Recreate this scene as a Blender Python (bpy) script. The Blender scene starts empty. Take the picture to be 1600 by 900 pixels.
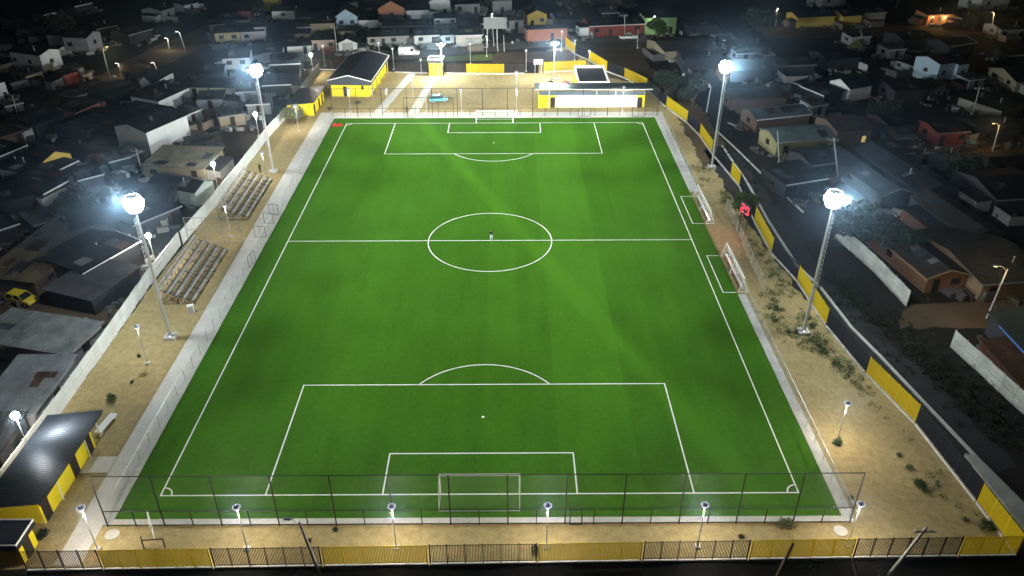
import bpy, math, random
from mathutils import Vector, Matrix
R = math.radians
PI = math.pi
sc = bpy.context.scene
COL = sc.collection
random.seed(7)

# ------------------------------------------------------------------ camera
CAM = Vector((2.845, -104.22, 55.515)); YAW, PIT, ROL, FPX = 0.0038904, 0.549164, -0.0020748, 1239.32
_f = Vector((math.sin(YAW)*math.cos(PIT), math.cos(YAW)*math.cos(PIT), -math.sin(PIT)))
_r0 = Vector((math.cos(YAW), -math.sin(YAW), 0)); _u0 = _r0.cross(_f)
_r = _r0*math.cos(ROL) + _u0*math.sin(ROL); _u = -_r0*math.sin(ROL) + _u0*math.cos(ROL)
cd = bpy.data.cameras.new('camera'); cam = bpy.data.objects.new('camera', cd); COL.objects.link(cam)
cd.sensor_width = 36; cd.lens = 36*FPX/1600; cd.clip_end = 4000; cd.clip_start = .5
cam.matrix_world = Matrix(((_r.x, _u.x, -_f.x, CAM.x), (_r.y, _u.y, -_f.y, CAM.y), (_r.z, _u.z, -_f.z, CAM.z), (0, 0, 0, 1)))
sc.camera = cam

# ------------------------------------------------------------------ night sky, moon, exposure
w = bpy.data.worlds.new('World'); sc.world = w; w.use_nodes = True
nt = w.node_tree; bg = nt.nodes['Background']
sky = nt.nodes.new('ShaderNodeTexSky'); sky.sky_type = 'NISHITA'; sky.sun_disc = False
sky.sun_elevation = R(2); sky.sun_rotation = R(200); sky.altitude = 500
nt.links.new(sky.outputs[0], bg.inputs[0]); bg.inputs[1].default_value = 0.001
sl = bpy.data.lights.new('moon', 'SUN'); sl.energy = 0.004; sl.angle = R(.5); sl.color = (.8, .88, 1)
so = bpy.data.objects.new('moon', sl); COL.objects.link(so); so.rotation_euler = (R(50), 0, R(-20))
vs = sc.view_settings; vs.view_transform = 'Standard'; vs.look = 'None'; vs.exposure = 0; vs.gamma = 1
cy = sc.cycles
cy.use_denoising = True; cy.adaptive_threshold = .004; cy.max_bounces = 5; cy.diffuse_bounces = 3; cy.glossy_bounces = 2; cy.transparent_max_bounces = 12
cy.volume_bounces = 0; cy.sample_clamp_indirect = 3; cy.caustics_reflective = False; cy.caustics_refractive = False
BEAMS = {-1: ((2, -70, 69, 31700), (2, 50, 69, 34200), (18, 15, 103, 21700), (40, -50, 69, 34200), (40, -32, 69, 24100), (40, -32, 103, 26800), (40, 15, 69, 46800), (40, 50, 69, 38700)),
         1: ((-24, 95, 69, 49900), (-12, 0, 69, 13800), (2, 15, 103, 14700), (2, 50, 103, 26600), (18, 95, 69, 62400), (40, -15, 69, 58500), (40, 15, 69, 43700), (40, 50, 69, 83500), (40, 95, 69, 96200))}
TOWER_OMNI, FAR_FLOOD, POST_W, STREET_W = 12000, 8000, 1300, 300
HAZE = 0.00030
FLOODCOL = (.93, 1, .98)

# ------------------------------------------------------------------ helpers
def G(px, py, z=0.):
    d = _f + _r*((px-800)/FPX) + _u*((450-py)/FPX)
    return CAM + d*((z-CAM.z)/d.z)
class MB:
    def __init__(s): s.v = []; s.f = []; s.m = []; s.mi = 0
    def add(s, vs, fs):
        o = len(s.v); s.v += [tuple(x) for x in vs]; s.f += [tuple(o+i for i in f) for f in fs]; s.m += [s.mi]*len(fs); return s
    def box(s, c, d, rz=0, M=None):
        x, y, z = d[0]/2, d[1]/2, d[2]/2
        vs = [Vector((a*x, b*y, e*z)) for e in (-1, 1) for a, b in ((-1, -1), (1, -1), (1, 1), (-1, 1))]
        m = Matrix.Rotation(rz, 3, 'Z') if M is None else M
        return s.add([m @ v + Vector(c) for v in vs], [(3, 2, 1, 0), (4, 5, 6, 7), (0, 1, 5, 4), (1, 2, 6, 5), (2, 3, 7, 6), (3, 0, 4, 7)])
    def b2(s, a, b): return s.box([(a[i]+b[i])/2 for i in range(3)], [abs(b[i]-a[i]) for i in range(3)])
    def tube(s, p, q, r, r2=None, n=8):
        p, q = Vector(p), Vector(q); r2 = r if r2 is None else r2; a = (q-p).normalized()
        t = Vector((0, 0, 1)) if abs(a.z) < .9 else Vector((1, 0, 0)); u = a.cross(t).normalized(); v = a.cross(u)
        vs = []
        for c, rr in ((p, r), (q, r2)):
            vs += [c + (u*math.cos(2*PI*i/n) + v*math.sin(2*PI*i/n))*rr for i in range(n)]
        fs = [(i, i+n, (i+1) % n+n, (i+1) % n) for i in range(n)] + [tuple(range(n)), tuple(range(2*n-1, n-1, -1))]
        return s.add(vs, fs)
    def path(s, pts, r, n=6):
        for a, b in zip(pts, pts[1:]): s.tube(a, b, r, n=n)
        return s
    def lathe(s, prof, c=(0, 0, 0), n=14):
        c = Vector(c); vs = []
        for r, z in prof: vs += [c + Vector((r*math.cos(2*PI*i/n), r*math.sin(2*PI*i/n), z)) for i in range(n)]
        fs = [(k*n+i, k*n+(i+1) % n, (k+1)*n+(i+1) % n, (k+1)*n+i) for k in range(len(prof)-1) for i in range(n)]
        return s.add(vs, fs)
    def prism(s, poly, axis, a, b):      # poly in the two other axes, extruded along axis from a to b
        def P(u, v, t): return {'x': (t, u, v), 'y': (u, t, v), 'z': (u, v, t)}[axis]
        n = len(poly); vs = [P(u, v, a) for u, v in poly] + [P(u, v, b) for u, v in poly]
        return s.add(vs, [(i, (i+1) % n, (i+1) % n+n, i+n) for i in range(n)] + [tuple(range(n-1, -1, -1)), tuple(range(n, 2*n))])
    def ball(s, c, r, n=8, k=6):
        rr = r if isinstance(r, (tuple, list)) else (r, r, r); vs = []
        for j in range(k+1):
            t = PI*j/k
            vs += [(c[0]+rr[0]*math.sin(t)*math.cos(2*PI*i/n), c[1]+rr[1]*math.sin(t)*math.sin(2*PI*i/n), c[2]-rr[2]*math.cos(t)) for i in range(n)]
        return s.add(vs, [(j*n+i, j*n+(i+1) % n, (j+1)*n+(i+1) % n, (j+1)*n+i) for j in range(k) for i in range(n)])
    def build(s, name, mats, parent=None, smooth=False, fix=True):
        me = bpy.data.meshes.new(name); me.from_pydata(s.v, [], s.f)
        for m in (mats if isinstance(mats, (list, tuple)) else [mats]): me.materials.append(m)
        me.polygons.foreach_set('material_index', s.m)
        if smooth: me.polygons.foreach_set('use_smooth', [True]*len(s.f))
        if fix:
            import bmesh
            bm = bmesh.new(); bm.from_mesh(me); bmesh.ops.recalc_face_normals(bm, faces=bm.faces); bm.to_mesh(me); bm.free()
        me.update()
        o = bpy.data.objects.new(name, me); COL.objects.link(o)
        if parent is not None: o.parent = parent
        return o
def tag(o, label, cat, group=None):
    o['label'] = label; o['category'] = cat
    if group: o['group'] = group
    return o
def thing(name, label, cat, loc=(0, 0, 0), rz=0, group=None):
    o = bpy.data.objects.new(name, None); COL.objects.link(o); o.empty_display_size = .3
    o.location = Vector(loc); o.rotation_euler = (0, 0, rz)
    return tag(o, label, cat, group)
def struct(name, mb, m, kind='structure', **k):
    o = mb.build(name, m, **k); o['kind'] = kind; return o
def copy_tree(o, parent=None):
    c = o.copy(); COL.objects.link(c); c.parent = parent
    for ch in list(o.children): copy_tree(ch, c)
    return c
def sheet(name, pts, z, m, kind='structure'):
    if m.name in ('street_dirt', 'sandy_soil', 'lawn', 'asphalt'):      # ragged edges
        rj = random.Random(len(pts)*7+int(abs(pts[0][0]))); q = []
        for a, b in zip(pts, list(pts[1:])+[pts[0]]):
            n = max(1, int(math.hypot(b[0]-a[0], b[1]-a[1])/1.1)); am = .12 if m.name == 'sandy_soil' else .38
            q += [(a[0]+(b[0]-a[0])*i/n+rj.uniform(-am, am), a[1]+(b[1]-a[1])*i/n+rj.uniform(-am, am)) for i in range(n)]
        pts = q
    b = MB(); b.add([(p[0], p[1], z) for p in pts], [tuple(range(len(pts)))])
    o = struct(name, b, m, kind, fix=False)
    if o.data.polygons[0].normal.z < 0: o.data.flip_normals()
    return o

# ------------------------------------------------------------------ materials
def nodes(m): return m.node_tree.nodes, m.node_tree.links
def mat(name, col, rough=.85, var=.25, scale=1.5, metal=0., bump=0., coord='Object', wave=None, wd=.25, spec=.3, col2=None, fine=0., speck=0.):
    m = bpy.data.materials.new(name); m.use_nodes = True; N, L = nodes(m); p = N['Principled BSDF']
    p.inputs['Roughness'].default_value = rough; p.inputs['Metallic'].default_value = metal; p.inputs['Specular IOR Level'].default_value = spec
    if coord == 'World': src = N.new('ShaderNodeNewGeometry').outputs['Position']
    else: src = N.new('ShaderNodeTexCoord').outputs[coord]
    no = N.new('ShaderNodeTexNoise'); no.inputs['Scale'].default_value = scale; no.inputs['Detail'].default_value = 7; no.inputs['Roughness'].default_value = .65
    L.new(src, no.inputs['Vector'])
    rp = N.new('ShaderNodeValToRGB'); e = rp.color_ramp.elements
    c = Vector(col); c2 = Vector(col2) if col2 else c*(1-var)
    e[0].position = .3; e[0].color = (*c2, 1); e[1].position = .7; e[1].color = (*(c if col2 else c*(1+var*.5)), 1)
    L.new(no.outputs['Fac'], rp.inputs[0]); out = rp.outputs[0]; hgt = no.outputs['Fac']
    for fi, fs in ((fine, 14), (speck, 70)):
        if not fi: continue
        n2 = N.new('ShaderNodeTexNoise'); n2.inputs['Scale'].default_value = scale*fs; n2.inputs['Detail'].default_value = 4; L.new(src, n2.inputs['Vector'])
        mx = N.new('ShaderNodeMix'); mx.data_type = 'RGBA'; mx.blend_type = 'MULTIPLY'; mx.inputs[0].default_value = 1
        mr = N.new('ShaderNodeMapRange'); mr.inputs[1].default_value = .3; mr.inputs[2].default_value = .7; mr.inputs[3].default_value = 1-fi; mr.inputs[4].default_value = 1+fi*.6
        L.new(n2.outputs['Fac'], mr.inputs[0]); L.new(out, mx.inputs[6]); L.new(mr.outputs[0], mx.inputs[7]); out = mx.outputs[2]
    L.new(out, p.inputs['Base Color'])
    if wave:
        wv = N.new('ShaderNodeTexWave'); wv.wave_type = 'BANDS'; wv.bands_direction = wave; wv.inputs['Scale'].default_value = .314/wd; wv.inputs['Distortion'].default_value = 0
        L.new(src, wv.inputs['Vector']); hgt = wv.outputs['Fac']; bump = bump or .6
    if bump:
        b = N.new('ShaderNodeBump'); b.inputs['Strength'].default_value = bump; b.inputs['Distance'].default_value = .05
        L.new(hgt, b.inputs['Height']); L.new(b.outputs[0], p.inputs['Normal'])
    return m
def emit(name, col, st, sample=False):
    m = bpy.data.materials.new(name); m.use_nodes = True; N, L = nodes(m); N.remove(N['Principled BSDF'])
    e = N.new('ShaderNodeEmission'); e.inputs[0].default_value = (*col, 1); e.inputs[1].default_value = st
    L.new(e.outputs[0], N['Material Output'].inputs[0])
    if not sample: m.cycles.emission_sampling = 'NONE'
    return m
def mesh_mat(name, col, pitch=.09, thick=.16):
    m = bpy.data.materials.new(name); m.use_nodes = True; N, L = nodes(m); p = N['Principled BSDF']
    p.inputs['Base Color'].default_value = (*col, 1); p.inputs['Roughness'].default_value = .5; p.inputs['Metallic'].default_value = .2
    uv = N.new('ShaderNodeUVMap'); sp = N.new('ShaderNodeSeparateXYZ'); L.new(uv.outputs[0], sp.inputs[0])
    outs = []
    for op in ('ADD', 'SUBTRACT'):
        a = N.new('ShaderNodeMath'); a.operation = op; L.new(sp.outputs[0], a.inputs[0]); L.new(sp.outputs[1], a.inputs[1])
        d = N.new('ShaderNodeMath'); d.operation = 'DIVIDE'; d.inputs[1].default_value = pitch; L.new(a.outputs[0], d.inputs[0])
        fr = N.new('ShaderNodeMath'); fr.operation = 'FRACT'; L.new(d.outputs[0], fr.inputs[0])
        lt = N.new('ShaderNodeMath'); lt.operation = 'LESS_THAN'; lt.inputs[1].default_value = thick; L.new(fr.outputs[0], lt.inputs[0]); outs.append(lt)
    mx = N.new('ShaderNodeMath'); mx.operation = 'MAXIMUM'; L.new(outs[0].outputs[0], mx.inputs[0]); L.new(outs[1].outputs[0], mx.inputs[1])
    t = N.new('ShaderNodeBsdfTransparent'); ms = N.new('ShaderNodeMixShader'); L.new(mx.outputs[0], ms.inputs[0]); L.new(t.outputs[0], ms.inputs[1]); L.new(p.outputs[0], ms.inputs[2])
    L.new(ms.outputs[0], N['Material Output'].inputs[0]); return m
def turf_mat():
    m = bpy.data.materials.new('artificial_turf'); m.use_nodes = True; N, L = nodes(m); p = N['Principled BSDF']
    p.inputs['Roughness'].default_value = .75; p.inputs['Specular IOR Level'].default_value = .02
    pos = N.new('ShaderNodeNewGeometry').outputs['Position']; sp = N.new('ShaderNodeSeparateXYZ'); L.new(pos, sp.inputs[0])
    def math_(op, a, b=None):
        n = N.new('ShaderNodeMath'); n.operation = op
        for i, x in enumerate((a, b)):
            if x is None: continue
            if isinstance(x, (int, float)): n.inputs[i].default_value = x
            else: L.new(x, n.inputs[i])
        return n.outputs[0]
    def noise(vec, s, d=5):
        n = N.new('ShaderNodeTexNoise'); n.inputs['Scale'].default_value = s; n.inputs['Detail'].default_value = d; L.new(vec, n.inputs['Vector']); return n.outputs['Fac']
    roll = N.new('ShaderNodeTexWhiteNoise'); roll.noise_dimensions = '1D'
    L.new(math_('FLOOR', math_('DIVIDE', sp.outputs[0], 3.9)), roll.inputs['W'])
    mp = N.new('ShaderNodeMapping'); mp.inputs['Scale'].default_value = (1, .12, 1); L.new(pos, mp.inputs[0])
    # overlapping light beams painted as a pale diagonal strip, far circle to near right
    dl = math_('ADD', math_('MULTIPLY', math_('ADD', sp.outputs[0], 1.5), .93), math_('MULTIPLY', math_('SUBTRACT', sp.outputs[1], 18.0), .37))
    beam_streak = math_('MAXIMUM', math_('SUBTRACT', 1.0, math_('DIVIDE', math_('ABSOLUTE', dl), 1.9)), 0.0)
    v = math_('ADD', math_('MULTIPLY', roll.outputs[0], .13), math_('MULTIPLY', noise(mp.outputs[0], .45), .30))
    v = math_('ADD', v, math_('MULTIPLY', noise(pos, .16), .26)); v = math_('ADD', v, math_('MULTIPLY', noise(pos, 2.2, 6), .40))
    v = math_('ADD', v, math_('MULTIPLY', beam_streak, .24))
    rp = N.new('ShaderNodeValToRGB'); e = rp.color_ramp.elements
    e[0].position = .3; e[0].color = (.031, .098, .0072, 1); e[1].position = .72; e[1].color = (.060, .172, .0125, 1)
    L.new(v, rp.inputs[0]); L.new(rp.outputs[0], p.inputs['Base Color'])
    b = N.new('ShaderNodeBump'); b.inputs['Strength'].default_value = .4; b.inputs['Distance'].default_value = .03
    L.new(noise(pos, 30, 2), b.inputs['Height']); L.new(b.outputs[0], p.inputs['Normal']); return m

M = dict(
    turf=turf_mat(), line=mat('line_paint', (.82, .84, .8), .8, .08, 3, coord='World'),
    sand=mat('sandy_soil', (.43, .345, .165), .95, .3, .10, coord='World', fine=.2, bump=.2, col2=(.30, .23, .105), speck=.22),
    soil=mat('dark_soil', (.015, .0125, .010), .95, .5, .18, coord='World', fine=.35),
    dirt=mat('street_dirt', (.10, .072, .042), .95, .35, .2, coord='World', fine=.25),
    asphalt=mat('asphalt', (.028, .027, .028), .9, .3, .3, coord='World', fine=.2),
    grass=mat('lawn', (.10, .15, .03), .9, .4, .8, coord='World', fine=.3),
    conc=mat('concrete', (.58, .565, .52), .9, .15, .5, coord='World', fine=.12),
    kerb=mat('kerb_concrete', (.55, .54, .50), .9, .2, .8, coord='World', fine=.12),
    precast=mat('precast_wall', (.72, .74, .72), .85, .14, .7, coord='World', fine=.1),
    oldwall=mat('old_concrete_wall', (.40, .41, .38), .9, .35, .5, coord='World', fine=.2),
    steel=mat('galvanised_steel', (.55, .56, .57), .4, .1, 2, metal=.5),
    white=mat('white_paint', (.80, .80, .78), .55, .06, 2),
    black=mat('black_paint', (.018, .018, .02), .5, .2, 3),
    brown=mat('dark_brown_paint', (.042, .028, .02), .6, .3, 3),
    yellow=mat('yellow_paint', (.82, .66, .015), .55, .08, 1.2),
    yrust=mat('yellow_bar_paint', (.82, .64, .018), .6, .15, 2),
    navy=mat('navy_bar_paint', (.018, .021, .035), .6, .3, 2),
    wood=mat('weathered_plank', (.40, .395, .37), .85, .5, 1.2, fine=.4), footp=mat('dirty_plank', (.13, .11, .085), .9, .5, 1.2, fine=.3),
    cond=mat('lamp_hood', (.25, .27, .30), .35, .1, 3, metal=.4),
    glow=emit('lamp_glow', (1, .97, .92), 14), bowl=emit('bowl_glow', (1, .97, .92), 1.5), rim=emit('lamp_rim_glow', (.95, .97, 1), .5), flood=emit('floodlight_glow', (.94, 1, 1), 40), sod=emit('sodium_glow', (1, .72, .35), 10),
    red=emit('red_leds', (1, .03, .055), 6, True), blue=emit('gutter_shine', (.12, .35, 1), .45), warm=emit('lit_window', (1, .78, .3), .55),
    roofdark=mat('dark_roof', (.030, .034, .042), .45, .2, 1, wave='X', wd=.3, metal=.3), roofdarky=mat('dark_roof_cross', (.030, .034, .042), .45, .2, 1, wave='Y', wd=.3, metal=.3),
    corr=mat('corrugated_black_roof', (.05, .07, .105), .42, .15, 1, metal=.6),
    glass=mat('dark_glass', (.02, .025, .03), .12, .1, 1, spec=.6), tyre=mat('tyre', (.015, .015, .015), .9, .1),
    mesh=mesh_mat('chain_link', (.42, .44, .44), .09, .10), fmesh=mesh_mat('thin_mesh', (.2, .2, .2), .1, .03), dmesh=mesh_mat('dark_chain_link', (.06, .07, .06), .1, .05), net=mesh_mat('goal_net', (.7, .7, .7), .14, .025),
    leaf=mat('leaf', (.06, .10, .028), .8, .5, .6, coord='World'), leafd=mat('leaf_dark', (.020, .032, .014), .8, .5, .6, coord='World'),
    leafo=mat('leaf_olive', (.12, .125, .055), .8, .4, .8, coord='World'), bark=mat('bark', (.12, .085, .06), .9, .3, 4),
    skin=mat('skin', (.42, .25, .17), .6, .05), hair=mat('hair', (.012, .010, .009), .7, .2), dark=mat('dark_cloth', (.018, .02, .03), .9, .2), pale=mat('pale_cloth', (.55, .58, .62), .9, .1),
    door=mat('dark_door', (.022, .016, .014), .6, .2, 2), redcloth=mat('red_cloth', (.45, .04, .03), .8, .2),
)
for k_ in ('yrust',):   # translucency added so lamp light behind brightens the bars; real bars are opaque
    N_, L_ = nodes(M[k_]); p_ = N_['Principled BSDF']; tr_ = N_.new('ShaderNodeBsdfTranslucent'); tr_.inputs[0].default_value = (.80, .68, .03, 1); ms_ = N_.new('ShaderNodeMixShader'); ms_.inputs[0].default_value = .45
    L_.new(p_.outputs[0], ms_.inputs[1]); L_.new(tr_.outputs[0], ms_.inputs[2]); L_.new(ms_.outputs[0], N_['Material Output'].inputs[0])
def wallm(c, _c={}):
    if c not in _c: _c[c] = mat('painted_wall', c, .85, .16, .6, fine=.10)
    return _c[c]
def roofm(c, ax, _c={}):
    if (c, ax) not in _c: _c[(c, ax)] = mat('sheet_roof', c, .8, .5, .5, wave=ax, wd=.35, spec=.15, fine=.25)
    return _c[(c, ax)]
def light(name, kind, loc, power, col=(1, 1, 1), size=.3, parent=None, aim=None, ang=150, blend=1):
    l = bpy.data.lights.new(name, kind); l.energy = power; l.color = col; l.shadow_soft_size = size
    o = bpy.data.objects.new(name, l); COL.objects.link(o); o.location = loc
    if parent is not None: o.parent = parent
    if kind == 'SPOT':
        l.spot_size = R(ang); l.spot_blend = blend
        o.rotation_euler = (Vector(aim)-Vector(loc)).to_track_quat('-Z', 'Y').to_euler()
    return o

# ------------------------------------------------------------------ ground, streets, yard, pitch
g = 700
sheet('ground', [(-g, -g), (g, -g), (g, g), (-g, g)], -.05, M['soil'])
def px(*q, z=0): return [G(a, b, z) for a, b in q]
YARD = [(-45, -59), (46.4, -58.2), (46.1, -52), (45.2, -41.1), (43.3, -32.6), (42, -22.9), (41.8, -12.1), (40.7, -4.4), (41, 6.2), (41.6, 19), (41.2, 23.5), (40.3, 33.9), (39.6, 43.2), (38.9, 50.4), (36.4, 60), (33.8, 72.4), (30.1, 81.2), (26.6, 86.5), (22, 97), (18, 110), (13, 106), (10.5, 97), (10, 85.5), (-43, 88), (-44.3, 56), (-44, 43), (-44.7, 10), (-45.4, -11)]
sheet('sand_yard', YARD, -.03, M['sand'])
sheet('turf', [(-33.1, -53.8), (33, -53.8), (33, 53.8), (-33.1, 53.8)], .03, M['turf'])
sheet('back_street', px((380, 98), (640, 92), (840, 74), (1010, 66), (1010, 50), (840, 62), (640, 78), (400, 84)), -.03, mat('worn_asphalt', (.11, .10, .085), .9, .3, .25, coord='World', fine=.2))
sheet('dirt_street', px((0, 245), (60, 205), (178, 140), (300, 82), (400, 34), (380, 18), (250, 68), (130, 130), (0, 200)), -.034, M['dirt'])
sheet('side_street', px((1235, 250), (1480, 248), (1640, 244), (1640, 213), (1420, 218), (1300, 232)), -.034, M['dirt'])
sheet('lane', px((1400, 512), (1640, 512), (1640, 464), (1420, 474)), -.034, M['dirt'])
sheet('dirt_lot', px((0, 525), (130, 512), (205, 498), (150, 470), (60, 430), (-60, 428), (-60, 530)), -.034, M['dirt'])
sheet('upper_street', px((1200, 62), (1400, 56), (1640, 52), (1640, 22), (1480, 40), (1180, 42)), -.034, M['dirt'])
sheet('earth_track', px((880, 66), (945, 120), (1000, 130), (1060, 185), (1100, 260), (1150, 255), (1090, 160), (1010, 100), (1010, 66)), -.02, M['dirt'])
sheet('alley', px((1100, 235), (1155, 330), (1240, 445), (1345, 560), (1530, 735), (1600, 735), (1450, 590), (1300, 445), (1190, 290), (1140, 225)), -.02, M['asphalt'])
sheet('front_road', [(-80, -75), (80, -75), (80, -60.4), (-80, -60.4)], -.02, mat('front_dirt', (.085, .062, .042), .95, .4, .3, coord='World', fine=.3))
sheet('grass_bank', px((640, 97), (770, 94), (772, 83), (690, 88)), -.015, M['grass'])
sheet('earth_bank', px((766, 98), (905, 98), (905, 78), (775, 82)), -.01, M['dirt'])

mk = MB(); Z = .036; LW = .14
def seg(a, b, w_=LW):
    a, b = Vector((*a, Z)), Vector((*b, Z)); d = (b-a).normalized(); n = Vector((-d.y, d.x, 0))*w_/2
    mk.add([a-n, b-n, b+n, a+n], [(0, 1, 2, 3)])
def arc(c, r, a0, a1, n=48):
    vs = []
    for i in range(n+1):
        t = a0+(a1-a0)*i/n
        vs += [(c[0]+(r-LW/2)*math.cos(t), c[1]+(r-LW/2)*math.sin(t), Z), (c[0]+(r+LW/2)*math.cos(t), c[1]+(r+LW/2)*math.sin(t), Z)]
    mk.add(vs, [(2*i, 2*i+1, 2*i+3, 2*i+2) for i in range(n)])
HL = 50.68; h = LW/2
for s in (-1, 1):
    seg((-30+h, s*HL), (30-h, s*HL)); seg((s*30, -HL-h), (s*30, HL+h))
    for hw, dp in ((20.16, 16.5), (9.16, 5.5)):
        y0, y1 = s*(HL-h), s*(HL-dp)
        seg((-hw, y0), (-hw, y1+s*h)); seg((hw, y0), (hw, y1+s*h)); seg((-hw-h, y1), (hw+h, y1))
    a = math.acos(5.5/9.15)
    arc((0, s*(HL-11)), 9.15, -s*PI/2-a, -s*PI/2+a, 24)
    mk.add([(.16*math.cos(t*PI/4), s*(HL-11)+.16*math.sin(t*PI/4), Z) for t in range(8)], [tuple(range(8))])
    for t in (-1, 1):
        a0 = math.atan2(-s, -t); arc((t*30, s*HL), 1, a0-PI/4, a0+PI/4, 10)
seg((-30+h, 0), (30-h, 0)); arc((0, 0), 9.15, 0, 2*PI, 96)
for y0, y1 in ((5.3, 15.2), (-14.9, -4.9)):
    seg((31.2, y0-h), (31.2, y1+h)); seg((31.2+h, y0), (32.95, y0)); seg((31.2+h, y1), (32.95, y1))
struct('pitch_markings', mk, M['line'], fix=False)
# concrete paths and kerbs
def slab(name, pts, z0, z1, m):
    return struct(name, MB().prism([(p[0], p[1]) for p in pts], 'z', z0, z1), m)
slab('footpath', [(-36.2, -58.6), (-33.9, -58.6), (-33.9, 57.3), (-36.6, 57.3), (-36.6, 20), (-36.2, -20)], -.06, .05, M['conc'])
slab('branch_path', [(-39.0, -47.6), (-36.25, -47.6), (-36.25, -45.4), (-39.0, -45.4)], -.06, .045, M['conc'])
slab('kerb', [(-33.85, -54.25), (33.9, -54.25), (33.9, -53.62), (-33.85, -53.62)], -.06, .12, M['kerb'])
slab('kerb', [(-33.85, -53.6), (-33.14, -53.6), (-33.14, 53.6), (-33.85, 53.6)], -.06, .10, M['kerb'])
slab('kerb', [(33.04, -53.6), (34.1, -53.6), (34.0, -15.5), (33.04, -15.5)], -.06, .10, M['kerb'])
slab('kerb', [(33.04, 17), (34.6, 17), (34.9, 53.6), (33.04, 53.6)], -.06, .10, M['kerb'])
slab('footpath', [(-33.85, 53.82), (34.9, 53.82), (34.9, 57.2), (-33.85, 57.2)], -.06, .05, M['conc'])
slab('footpath', [(-25.6, 57.25), (-23.6, 57.25), (-19.4, 85), (-21.2, 85)], -.06, .03, M['conc'])
slab('footpath', [(-18.2, 57.25), (-16.0, 57.25), (-14.2, 83), (-15.6, 83)], -.06, .03, M['conc'])
kp = px((1128, 228), (1170, 290), (1200, 345), (1245, 415), (1282, 450), (1330, 512), (1375, 557), (1425, 610), (1487, 675), (1524, 714))
slab('kerb', [(p.x-.17, p.y) for p in kp] + [(p.x+.17, p.y) for p in reversed(kp)], -.06, .16, M['kerb'])
kp = px((1120, 205), (1145, 228), (1200, 282), (1255, 332))
slab('kerb', [(p.x-.12, p.y) for p in kp] + [(p.x+.12, p.y) for p in reversed(kp)], -.06, .16, M['kerb'])
kp = px((1506, 712), (1524, 714), (1640, 830), (1600, 830))
slab('ramp', kp, -.06, .3, M['oldwall'])

# ------------------------------------------------------------------ floodlight towers
def tower(x, y, label):
    t = thing('floodlight_tower', label, 'floodlight', (x, y, 0), 0, 'floodlight towers round the pitch')
    inx = -1 if x > 0 else 1
    MB().box((0, 0, .12), (1.3, 1.3, .5)).build('plinth', M['kerb'], t)
    MB().tube((0, 0, .3), (0, 0, 6.5), .21, .18, 12).tube((0, 0, 6.5), (0, 0, 12.5), .17, .135, 12).tube((0, 0, 12.5), (0, 0, 18.0), .125, .09, 12).lathe([(.0, .37), (.42, .37), (.42, .42), (.26, .5)], n=12).build('pole', M['steel'], t, smooth=False)
    b = MB()
    for k in range(22): b.box((-inx*.36, 0, 3+k*.6), (.03, .36, .03))
    b.box((-inx*.36, .18, 9.5), (.03, .03, 13.4)).box((-inx*.36, -.18, 9.5), (.03, .03, 13.4)); b.build('ladder', M['steel'], t)
    for z, rr in ((17.5, .72), (18.35, .72)):
        b = MB()
        b.path([(rr*math.cos(i*PI/8), rr*math.sin(i*PI/8), z) for i in range(17)], .035)
        for i in range(4): b.tube((0, 0, z), (rr*math.cos(i*PI/2), rr*math.sin(i*PI/2), z), .03)
        b.build('crown_ring', M['steel'], t)
    MB().lathe([(.10, 17.0), (.35, 17.15), (.6, 17.7), (.6, 18.4), (.4, 18.95), (0, 19.1)], n=14).build('glare_core', M['white'], t)  # white core added to fill out the tower's round glare
    for z, off, nl, rl, tl in ((17.35, 0, 6, .66, 32), (18.0, .35, 9, .92, 8), (18.62, .1, 7, .72, -24)):  # lamp tiers oversized into a ball shape for the glare
        for i in range(nl):
            a = i*2*PI/nl+off
            m = Matrix.Rotation(a, 3, 'Z') @ Matrix.Rotation(R(tl), 3, 'Y')
            c = Vector((math.cos(a)*rl, math.sin(a)*rl, z))
            b = MB(); b.box(c, (.12, .58, .54), M=m)
            lamp = b.build('floodlight_head', M['cond'], t)
            MB().box(c + m @ Vector((.07, 0, 0)), (.05, .54, .50), M=m).build('lens', M['flood'], lamp)
    for ax, ay, an, pw in BEAMS[-1 if y < 0 else 1]: light('flood_beam', 'SPOT', (inx*1.5, 0, 17.0), pw, FLOODCOL, .3, t, (inx*ax-x, ay-y, 0), an, 1)
    light('flood_spill', 'POINT', (-inx*1.6, 0, 18.0), TOWER_OMNI, (.86, .96, 1), .5, t)
tower(-38.4, -24.8, 'tall floodlight tower beside the lower bleachers, near the white wall')
tower(-38.7, 26.0, 'tall floodlight tower beyond the upper bleachers, near the white wall')
tower(38.85, -24.3, 'tall floodlight tower by the yellow and dark fence, nearest the red scoreboard lane')
tower(38.95, 27.3, 'tall floodlight tower beyond the dugouts, beside the dark bushy tree')
def far_flood(x, y, hh, label):
    t = thing('yard_floodlight', label, 'floodlight', (x, y, 0), 0, 'shorter floodlights over the sandy yard')
    MB().tube((0, 0, 0), (0, 0, hh), .12, .08, 10).lathe([(0, .06), (.3, .06), (.3, .0)], n=10).build('pole', M['steel'], t)
    MB().box((0, 0, hh-.1), (1.6, .08, .08)).box((0, 0, hh-.1), (.08, 1.6, .08)).build('cross_arm', M['steel'], t)
    for i, (a, b_) in enumerate(((-.6, 0), (.6, 0), (0, -.6), (0, .6))):
        an = math.atan2(b_, a); m = Matrix.Rotation(an, 3, 'Z') @ Matrix.Rotation(R(30), 3, 'Y'); c = Vector((a*1.2, b_*1.2, hh+.15))
        l = MB().box(c, (.12, .6, .5), M=m).build('floodlight_head', M['cond'], t)
        MB().box(c+m @ Vector((.07, 0, 0)), (.05, .56, .46), M=m).build('lens', M['flood'], l)
    light('yard_light', 'POINT', (0, -.7, hh-.3), FAR_FLOOD*1.5, (.93, 1, .98), .5, t)
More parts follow.
